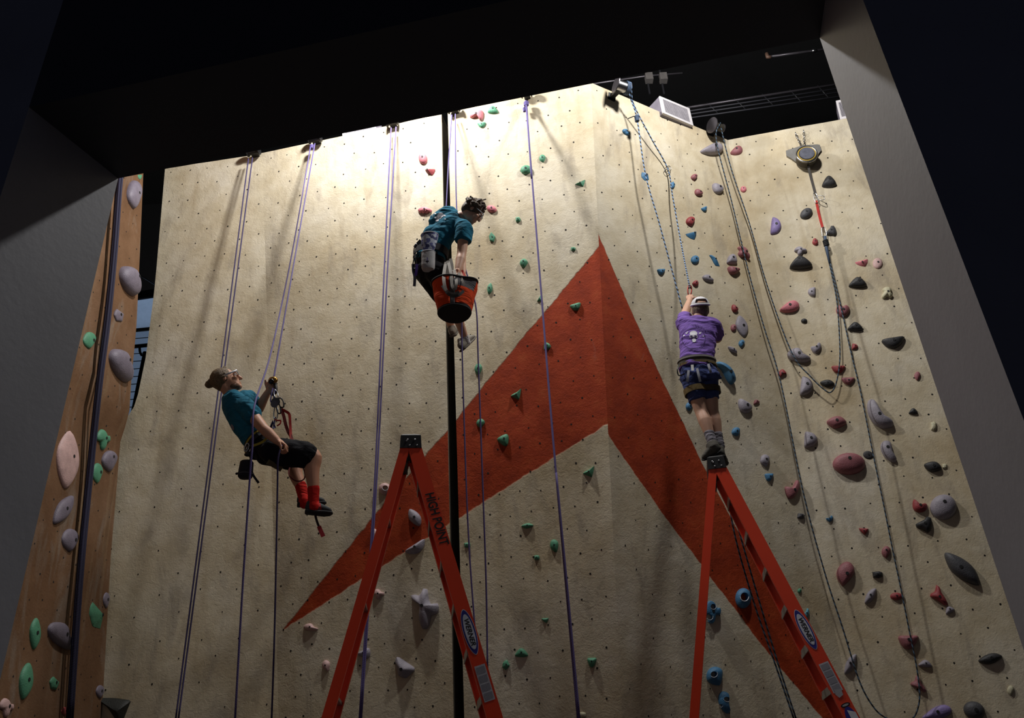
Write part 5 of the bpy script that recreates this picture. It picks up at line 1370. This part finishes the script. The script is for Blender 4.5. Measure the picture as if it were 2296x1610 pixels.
    TAN = mat('shoe_taupe', (112, 106, 96), .8, bump=.3); SOL = mat('sole_taupe', (92, 86, 78), .8)
    o1, ax, uu, ss = shoe('shoe', P(1037, 783, Y+.68), P(1063, 759, Y+.98), aR, TAN, SOL, root, (-.45, -.25, .85), .048, .046)
    b = MB()
    for q in range(4):
        c = P(1037, 783, Y+.68).lerp(P(1063, 759, Y+.98), .42+.12*q)+uu*(.080-.010*q)
        b.tube([c-ss*.03, c+uu*.008, c+ss*.03], .005, 6)
    b.build('laces', mat('lace_pale', (170, 168, 160), .8), o1)
    shoe('shoe', P(1016, 752, Y+.74), P(1022, 742, Y+1.02), aL, TAN, SOL, root, (-.2, -.2, .9), .046, .046)
    HB = MATS['harness_black']
    c = P(966, 572, Y+.04); ax = (P(985, 530, Y+.03)-hip).normalized(); sd = (side-ax*side.dot(ax)).normalized(); fw = ax.cross(sd)
    ring = [c+sd*.195*math.cos(t*math.pi/12)+fw*.150*math.sin(t*math.pi/12) for t in range(25)]
    h = strap('harness', ring, .075, HB, root, .010, ax)
    for (pp, nm) in (([P(1003, 585, Y-.16), P(1006, 600, Y-.18), P(1000, 622, Y-.2)], 'leg_strap'), ([P(1010, 580, Y-.14), P(1014, 600, Y-.16), P(1012, 620, Y-.18)], 'leg_strap')):
        strap(nm, crom(pp, 4), .03, GREYWEB, h)
    return root, bv
bending()
Y = 6.55
def pouch(name, label, tl, tr, br, bl, yy, m, rimm):
    c = P(sum(q[0] for q in (tl, tr, br, bl))/4, sum(q[1] for q in (tl, tr, br, bl))/4, yy)
    e = empty(name, c, label, 'chalk bag'); L = [(tl[0]+tr[0])/2, (tl[1]+tr[1])/2]; B = [(bl[0]+br[0])/2, (bl[1]+br[1])/2]
    pts = []; ra = []
    for k in range(9):
        t = k/8; x = L[0]+(B[0]-L[0])*t; y = L[1]+(B[1]-L[1])*t; p = P(x, y, yy); pts.append(p)
        wv = (tr[0]-tl[0])+((br[0]-bl[0])-(tr[0]-tl[0]))*t
        ra.append((P(x+wv/2, y, yy)-p).length*(1 if k < 8 else .86)*(1.0 if k else .98))
    b = MB(); b.loft(pts, ra, [r*.75 for r in ra], Vector((1, 0, 0)), 22, 2.6); b.build('body', m, e, 'auto')
    b = MB(); p = pts[0]; b.torus(p, (ra[0], 0, 0), (0, ra[0]*.75, 0), .007, 22, 7); b.build('rim', rimm, e)
    return e
m, nt, bb = nodes_of('pattern_blue_white')
n = nt.nodes.new('ShaderNodeTexVoronoi'); n.inputs['Scale'].default_value = 34; tc = nt.nodes.new('ShaderNodeTexCoord'); nt.links.new(tc.outputs['Object'], n.inputs['Vector'])
r = nt.nodes.new('ShaderNodeValToRGB'); r.color_ramp.interpolation = 'CONSTANT'; sp_ = nt.nodes.new('ShaderNodeSeparateColor'); nt.links.new(n.outputs['Color'], sp_.inputs[0])
e = r.color_ramp.elements; e[0].color = lin((66, 70, 110))+(1,); e[1].position = .3; e[1].color = lin((176, 182, 198))+(1,)
q = e.new(.6); q.color = lin((96, 100, 150))+(1,); q = e.new(.8); q.color = lin((200, 206, 214))+(1,)
nt.links.new(sp_.outputs[0], r.inputs['Fac']); nt.links.new(r.outputs['Color'], bb.inputs['Base Color']); bb.inputs['Roughness'].default_value = .85
pouch('chalk_bag', 'blue and white patterned chalk bag on the bending climber\'s belt', (944, 527), (983, 530), (974, 562), (945, 560), Y-.14, m, mat('rim_grey', (150, 150, 156), .8))
pouch('chalk_bag', 'plain pale grey pouch hanging below the patterned chalk bag', (945, 567), (976, 568), (975, 605), (945, 605), Y-.16, mat('pouch_grey', (168, 166, 166), .85, bump=.3, bscale=40), MATS['rim_grey'])
o = bpy.data.objects['chalk_bag.002']
b = MB(); b.box(P(958, 586, Y-.26), (.014, 0, 0), (0, .004, 0), (0, 0, .006)); b.build('buckle', DSTEEL, o, False)
strap('closure_strap', [P(958, 577, Y-.255), P(958, 590, Y-.255)], .008, mat('strap_violet', (70, 52, 120), .8), o)
gl = empty('gear_rack', P(934, 600, Y+.02), 'karabiners and a purple and black sling on the bending climber\'s left hip', 'sling')
strap('webbing', crom([P(945, 540, Y+.02), P(938, 548, Y+.0), P(931, 556, Y-.02)], 4), .05, mat('leather_brown', (92, 62, 50), .7), gl)
for x, y in ((932, 560), (930, 590)):
    c = P(x, y, Y-.02); kara(gl, c, P(x-2, y+13, Y-.02)-c, P(x+5, y+1, Y-.02)-c, STEEL if y < 580 else DSTEEL, .006)
strap('sling', crom([P(926, 592, Y-.02), P(927, 608, Y-.02), P(930, 622, Y-.02), P(929, 642, Y-.02)], 4), .028, mat('sling_dark', (34, 24, 50), .8), gl)
strap('sling', crom([P(935, 592, Y-.04), P(934, 606, Y-.04), P(932, 618, Y-.04)], 4), .026, mat('sling_purple', (96, 62, 170), .8), gl)

# haul bag
hb_c = P(1021, 672, 6.30); hbag = empty('haul_bag', hb_c, 'orange and grey bucket haul bag with black base and pale grey straps', 'bag')
ORB = cloth('bag_orange', (206, 68, 28)); GRB = cloth('bag_grey', (92, 90, 92)); BLB = mat('bag_black', (22, 22, 23), .8)
tc_, bc_ = P(1020, 642, 6.32), P(1019, 700, 6.28)
axb = tc_-bc_; xr = Vector((1, 0, 0)); yr = Vector((0, 1, 0)); NS = 48
def bagp(t, a, extra=0):
    rr = .152+(.205-.152)*min(1, t*1.25)+.010*math.sin(t*9+a*3)*t+.008*math.sin(a*5+t*4)*t
    return bc_+axb*t+Vector((0, 0, .030*math.sin(a*2+.8)*max(0, t-.4)))+(xr*math.cos(a)+yr*math.sin(a))*(rr+extra)
# panels: (angle from, to, t from, to, material); angle -90 deg faces the camera
for (nm, a0, a1, t0, t1, mm) in (('side_panel', -200, -100, 0.02, 1, ORB), ('seam_panel', -100, -84, 0, .86, GRB), ('front_panel', -84, -20, 0.04, .60, ORB),
                                 ('front_flap', -84, -20, .60, 1, GRB), ('side_panel', -20, 160, .0, 1, ORB)):
    b = MB(); na = max(4, int((a1-a0)/7)); nt_ = 10; V = []
    for lay in (0, -.006):
        for j in range(nt_+1):
            for i in range(na+1): V.append(bagp(t0+(t1-t0)*j/nt_, math.radians(a0+(a1-a0)*i/na), lay))
    F = []; st = (nt_+1)*(na+1)
    for j in range(nt_):
        for i in range(na):
            k = j*(na+1)+i; F.append((k, k+1, k+na+2, k+na+1)); F.append((st+k, st+k+na+1, st+k+na+2, st+k+1))
    for j in range(nt_):
        for k in (j*(na+1), j*(na+1)+na): F.append((k, k+na+1, st+k+na+1, st+k))
    b.add(V, F); b.build(nm, mm, hbag)
b = MB(); b.tube([bc_-axb*.04, bc_+axb*.02], [.150, .156], 40); b.build('base', BLB, hbag, 'auto')
b = MB(); b.torus(bc_-axb*.035, xr*.148, yr*.148, .008, 40, 8); b.build('base_piping', BLB, hbag)
pts_ = [bagp(1.0, 2*math.pi*k/NS, .002) for k in range(NS+1)]
b = MB(); b.tube(pts_, .010, 8, False); b.build('rim', BLB, hbag)
b = MB(); b.tube([bc_+axb*.7, bc_+axb*.72], [.19, .19], 36); b.build('contents', BLB, hbag, 'auto')
strap('strap', crom([P(1000, 588, 6.42), P(995, 620, 6.12), P(1000, 650, 6.06), P(1015, 660, 6.06), P(1030, 655, 6.06)], 6), .030, GREYWEB, hbag)
strap('strap', crom([P(1005, 586, 6.42), P(1011, 612, 6.14), P(1014, 640, 6.07), P(1020, 648, 6.06), P(1023, 630, 6.08), P(1018, 605, 6.3)], 6), .028, GREYWEB, hbag)
strap('strap', crom([P(992, 640, 6.08), P(1006, 660, 6.05), P(1025, 663, 6.05), P(1040, 652, 6.07)], 6), .026, mat('webbing_dark_grey', (70, 68, 66), .85), hbag)
strap('strap', crom([P(1028, 612, 6.2), P(1036, 628, 6.12), P(1042, 640, 6.1)], 4), .022, GREYWEB, hbag)
strap('sling_red', crom([P(1036, 606, 6.4), P(1041, 616, 6.38), P(1046, 625, 6.36)], 4), .022, mat('sling_red_orange', (206, 62, 40), .8), hbag)

# ================================================================== climber standing on the ladder
def standing():
    Y = 6.72; sk = MB()
    hd = P(1570, 697, Y+.16)
    f, u, s = head(sk, hd, (.05, .90, .45), (.02, -.5, .86), 1.0)
    nb = P(1568, 716, Y+.14)
    limb(sk, [hd-u*.05-f*.02, nb.lerp(hd, .4), nb], [.056, .058, .068])
    shL, shR = P(1535, 728, Y+.14), P(1598, 732, Y+.14)
    elL, wrL = P(1536, 704, Y+.36), P(1547, 673, Y+.52)
    elR, wrR = P(1608, 760, Y+.32), P(1582, 742, Y+.48)
    limb(sk, [shL, shL.lerp(elL, .5), elL, elL.lerp(wrL, .35), wrL], [.058, .052, .043, .043, .030])
    limb(sk, [shR, shR.lerp(elR, .5), elR, wrR], [.058, .052, .043, .030])
    hand(sk, wrL, P(1546, 659, Y+.56)-wrL, (.3, .9, .1), (.9, -.2, .1), 60)
    hand(sk, wrR, P(1568, 730, Y+.52)-wrR, (-.2, .6, -.5), (0, .2, .9), 50)
    hip = P(1568, 845, Y+.03); side = Vector((1, .08, 0))
    sk.loft([nb, P(1566, 735, Y+.13), P(1564, 775, Y+.09), P(1563, 812, Y+.05), hip], [.06, .16, .145, .125, .14], [.05, .085, .09, .085, .09], side)
    hL, hR = P(1552, 852, Y+.02), P(1586, 852, Y+.04)
    kL, kR = P(1573, 924, Y+.02), P(1597, 922, Y+.06)
    aL, aR = P(1598, 994, Y-.06), P(1613, 997, Y+.02)
    limb(sk, [hL, hL.lerp(kL, .55), kL, kL.lerp(aL, .30)-f*.012, kL.lerp(aL, .7), aL], [.090, .074, .058, .060, .043, .036])
    limb(sk, [hR, hR.lerp(kR, .55), kR, kR.lerp(aR, .30)-f*.012, kR.lerp(aR, .7), aR], [.090, .074, .058, .060, .043, .036])
    root = link('person', remeshed(sk, .0065, 4), SK2, None, True)
    tag(root, 'person in a purple t-shirt, navy shorts and white cap standing on a ladder top', 'person')
    b = MB()
    b.loft([P(1568, 716, Y+.14), P(1567, 722, Y+.14), P(1566, 737, Y+.13), P(1564, 770, Y+.09), P(1562, 808, Y+.04), P(1563, 833, Y+.02)], [.075, .165, .188, .172, .160, .172], [.065, .10, .118, .120, .115, .128], side, 24)
    limb(b, [P(1556, 728, Y+.13), shL, shL.lerp(elL, .45)], [.088, .082, .076]); b.tube([shL, shL.lerp(elL, .62)], [.082, .076], 18)
    limb(b, [P(1580, 730, Y+.13), shR, shR.lerp(elR, .5)], [.088, .084, .080]); b.tube([shR, shR.lerp(elR, .72)], [.085, .084], 18)
    shirt = garment('shirt', b, PURP, root, .009, 5, .006, (.6, .3, 1.6), 34); bv = bvh_of(shirt.data)
    K = [circ(1555, 747.5, 8.6, 6.0, 18), circ(1554.5, 753, 9.2, 3.6, 16), circ(1556, 763, 5.0, 4.2, 12), circ(1548.5, 755.5, 2.6, 2.4, 10), circ(1561.5, 755.5, 2.6, 2.2, 10),
         circ(1539, 747, 2.2, 1.6, 8), circ(1541.5, 744.5, 1.4, 1.6, 8), circ(1533.5, 752.5, 1.7, 1.7, 8), circ(1569, 747, 2.2, 1.6, 8), circ(1571.5, 745.5, 1.2, 1.8, 8), circ(1577, 753.5, 1.7, 1.7, 8)]
    decal('skull_print', bv, K, PRINT, shirt)
    decal('skull_eyes', bv, [circ(1550, 753.6, 3.2, 1.8, 10), circ(1559.5, 753.4, 3.4, 1.8, 10), circ(1554.3, 757.3, 1.1, 1.4, 8), circ(1551.5, 763, .7, 2.6, 8)], PRINTD, shirt, .012)
    ringp = []
    for k in range(36):
        a0, a1 = 2*math.pi*k/36, 2*math.pi*(k+1)/36; cx, cy = 1555, 759
        ringp.append([(cx+27*math.cos(a0), cy+24*math.sin(a0)), (cx+27*math.cos(a1), cy+24*math.sin(a1)), (cx+26*math.cos(a1), cy+23*math.sin(a1)), (cx+26*math.cos(a0), cy+23*math.sin(a0))])
    decal('ring_print', bv, ringp, PRINTD, shirt)
    arc = []
    for k in range(13):                                           # the worn lettering over the ring is too faint to read: broken strokes
        a = math.radians(-150+10*k); cx, cy = 1556, 757; rx, ry = 34, 30
        x, y = cx+rx*math.cos(a), cy+ry*math.sin(a); w = 1.0
        arc += [[(x-w, y-2.2), (x-w+.8, y-2.2), (x-w+.8, y+2.2), (x-w, y+2.2)], [(x-w, y-.4+(k % 3)*.9-.9), (x+w, y-.4+(k % 3)*.9-.9), (x+w, y+.4+(k % 3)*.9-.9), (x-w, y+.4+(k % 3)*.9-.9)]]
    decal('lettering_print', bv, arc, mat('print_lilac', (150, 126, 190), .85), shirt)
    # shorts
    b = MB(); b.loft([P(1563, 820, Y+.03), P(1566, 832, Y+.03), hip, P(1569, 862, Y+.03)], [.158, .172, .182, .165], [.118, .128, .138, .12], side, 22)
    q = hL.lerp(kL, .66); limb(b, [hL, hL.lerp(kL, .3), hL.lerp(kL, .5)], [.102, .092, .086]); b.tube([hL.lerp(kL, .25), q], [.092, .090], 18)
    q = hR.lerp(kR, .62); limb(b, [hR, hR.lerp(kR, .3), hR.lerp(kR, .5)], [.102, .090, .084]); b.tube([hR.lerp(kR, .25), q], [.090, .086], 18)
    b.ell(P(1598, 842, Y-.06), (.075, 0, 0), (0, .06, 0), (0, 0, .05)); b.ell(P(1614, 847, Y-.05), (.02, 0, 0), (0, .02, 0), (0, 0, .015))
    so = garment('shorts', b, NAVC, root, .009, 4, .008, (1.2, .3, 1.4), 38)
    # hair and cap
    b = MB(); b.ell(hd+u*.010-f*.026, s*.083, f*.096, u*.098); b.ell(hd-f*.06-u*.045, s*.060, f*.05, u*.04)
    link('hair', remeshed(b, .006, 1), hair_mat('hair_light_brown', (112, 92, 70)), root, True)
    b = MB(); c = hd+u*.052-f*.010; V = []; na, nv = 40, 8
    CAPW = mat('cap_white', (222, 220, 224), .85, var=.05)
    for lay in (0, .005):
        for j in range(nv+1):
            ph = math.radians(8+j*(86-8)/nv)
            for i in range(na):
                a = 2*math.pi*i/na
                V.append(c+(s*.089*math.cos(a)+f*.104*math.sin(a))*math.sin(ph)*(1-lay)+u*(.088*math.cos(ph))-u*lay)
    F = []; st = (nv+1)*na
    for j in range(nv):
        for i in range(na):
            i2 = (i+1) % na; a = 2*math.pi*(i+.5)/na
            if math.sin(a) < -.70 and 4 <= j <= 6: continue        # opening over the strap at the back
            F += [(j*na+i, j*na+i2, (j+1)*na+i2, (j+1)*na+i), (st+j*na+i, st+(j+1)*na+i, st+(j+1)*na+i2, st+j*na+i2)]
    F.append(tuple(range(na))); b.add(V, F); cap = b.build('cap', CAPW, root)
    b = MB(); b.loft([c+f*.095-u*.0, c+f*.13-u*.004, c+f*.165-u*.014], [.075, .07, .04], [.006, .005, .004], s, 16); b.build('brim', CAPW, cap)
    b = MB(); b.torus(c+u*.002, s*.0905, f*.1055, .008, 36, 6); b.build('strap', CAPW, cap)
    # socks, shoes
    for (k_, a_) in ((kL, aL), (kR, aR)):
        b = MB(); limb(b, [k_.lerp(a_, .70), k_.lerp(a_, .85), a_, a_+Vector((0, 0, -.02))], [.047, .045, .043, .046]); garment('sock', b, GREYS, root, .008, 1, .003, (0, 0, 3), 60)
    HIK = mat('shoe_olive_grey', (84, 80, 72), .85, bump=.5, bscale=50); SOL = mat('sole_black', (34, 34, 34), .8, bump=.6, bscale=90)
    ztop = LAD2['base'].z+4.10
    o1, ax, uu, ss = shoe('shoe', P(1614, 1012, Y-.14), P(1578, 1032, Y-.06), aL, HIK, SOL, root, (.2, -.5, .8), .050, .050)
    b = MB(); b.torus(aL+Vector((0, 0, -.035)), (.05, 0, .01), (0, .05, 0), .004, 18, 6); b.build('collar_piping', mat('piping_lime', (160, 190, 60), .7), o1)
    hR_ = PZ(1616, 1026, ztop+.018); d2 = LAD2['d']
    shoe('shoe', hR_-d2*.03, hR_+d2*.22+LAD2['s']*.03, hR_+Vector((0, .06, .10)), HIK, SOL, root, (0, 0, 1), .047, .048)
    # harness
    OLV = mat('harness_olive', (86, 80, 66), .85, var=.25, scale=30); GLD = mat('harness_gold', (112, 92, 50), .85, var=.3, scale=40)
    c = P(1563, 816, Y+.04); ring = [c+side*.172*math.cos(t*math.pi/14)+Vector((0, 1, 0))*.132*math.sin(t*math.pi/14)+Vector((0, 0, .012))*math.sin(t*math.pi/14) for t in range(29)]
    h = strap('harness', ring, .085, OLV, root, .010, Vector((0, 0, 1)))
    strap('belt_band', [p+(p-c).normalized()*.008-Vector((0, 0, .030)) for p in ring], .022, GLD, h, .006, Vector((0, 0, 1)))
    strap('belt_band', [p+(p-c).normalized()*.010+Vector((0, 0, .026)) for p in ring], .016, mat('harness_grey', (150, 146, 140), .8), h, .005, Vector((0, 0, 1)))
    strap('gear_loop', crom([P(1524, 815, Y-.02), P(1519, 828, Y-.06), P(1522, 842, Y-.06), P(1535, 838, Y-.12)], 5), .012, BLKM, h)
    strap('gear_loop', crom([P(1584, 810, Y-.1), P(1598, 822, Y-.06), P(1607, 832, Y-.0)], 5), .012, BLKM, h)
    strap('haul_tag', [P(1552, 818, Y-.115), P(1553, 831, Y-.125)], .024, mat('tag_white', (200, 198, 196), .7), h)
    for (x0, y0, x1, y1) in ((1544, 830, 1541, 856), (1563, 826, 1570, 856), (1588, 816, 1594, 836)):
        strap('riser', crom([P(x0, y0, Y-.13), P((x0+x1)/2, (y0+y1)/2, Y-.150), P(x1, y1, Y-.145)], 4), .022, mat('webbing_pale', (128, 128, 136), .8), h)
    for h_, k_, rr, nm in ((hL, kL, .102, 'leg_loop'), (hR, kR, .100, 'leg_loop')):
        c = h_.lerp(k_, .36); ax = (h_-k_).normalized(); e1 = ax.orthogonal().normalized(); e2 = ax.cross(e1)
        strap(nm, [c+(e1*math.cos(t*math.pi/12)+e2*math.sin(t*math.pi/12))*rr for t in range(25)], .055, GLD if h_ is hL else mat('harness_brown', (74, 62, 40), .85, var=.3, scale=30), h, .010, ax)
    return root
standing()
Y = 6.72
gr = empty('karabiner', P(1546, 650, Y+.56), 'red karabiner clutched in the raised hand of the purple shirt climber', 'karabiner')
c = P(1546, 651, Y+.56); kara(gr, c, P(1546, 640, Y+.56)-c, P(1551, 651, Y+.56)-c, mat('anodised_red', (140, 46, 38), .35, .6), .007, 'body')
b = MB(); b.tube([P(1543, 645, Y+.56), P(1549, 645, Y+.56)], .012, 8); b.build('roller', STEEL, gr)
k2 = empty('karabiner', P(1556, 685, Y+.5), 'steel karabiner beside the white cap', 'karabiner')
c = P(1556, 684, Y+.5); kara(k2, c, P(1556, 673, Y+.5)-c, P(1560, 684, Y+.5)-c, STEEL, .006, 'body')
b = MB(); b.tube([P(1553, 680, Y+.5), P(1553, 690, Y+.5)], .010, 8); b.build('gate', mat('gate_blue', (50, 80, 110), .5), k2)
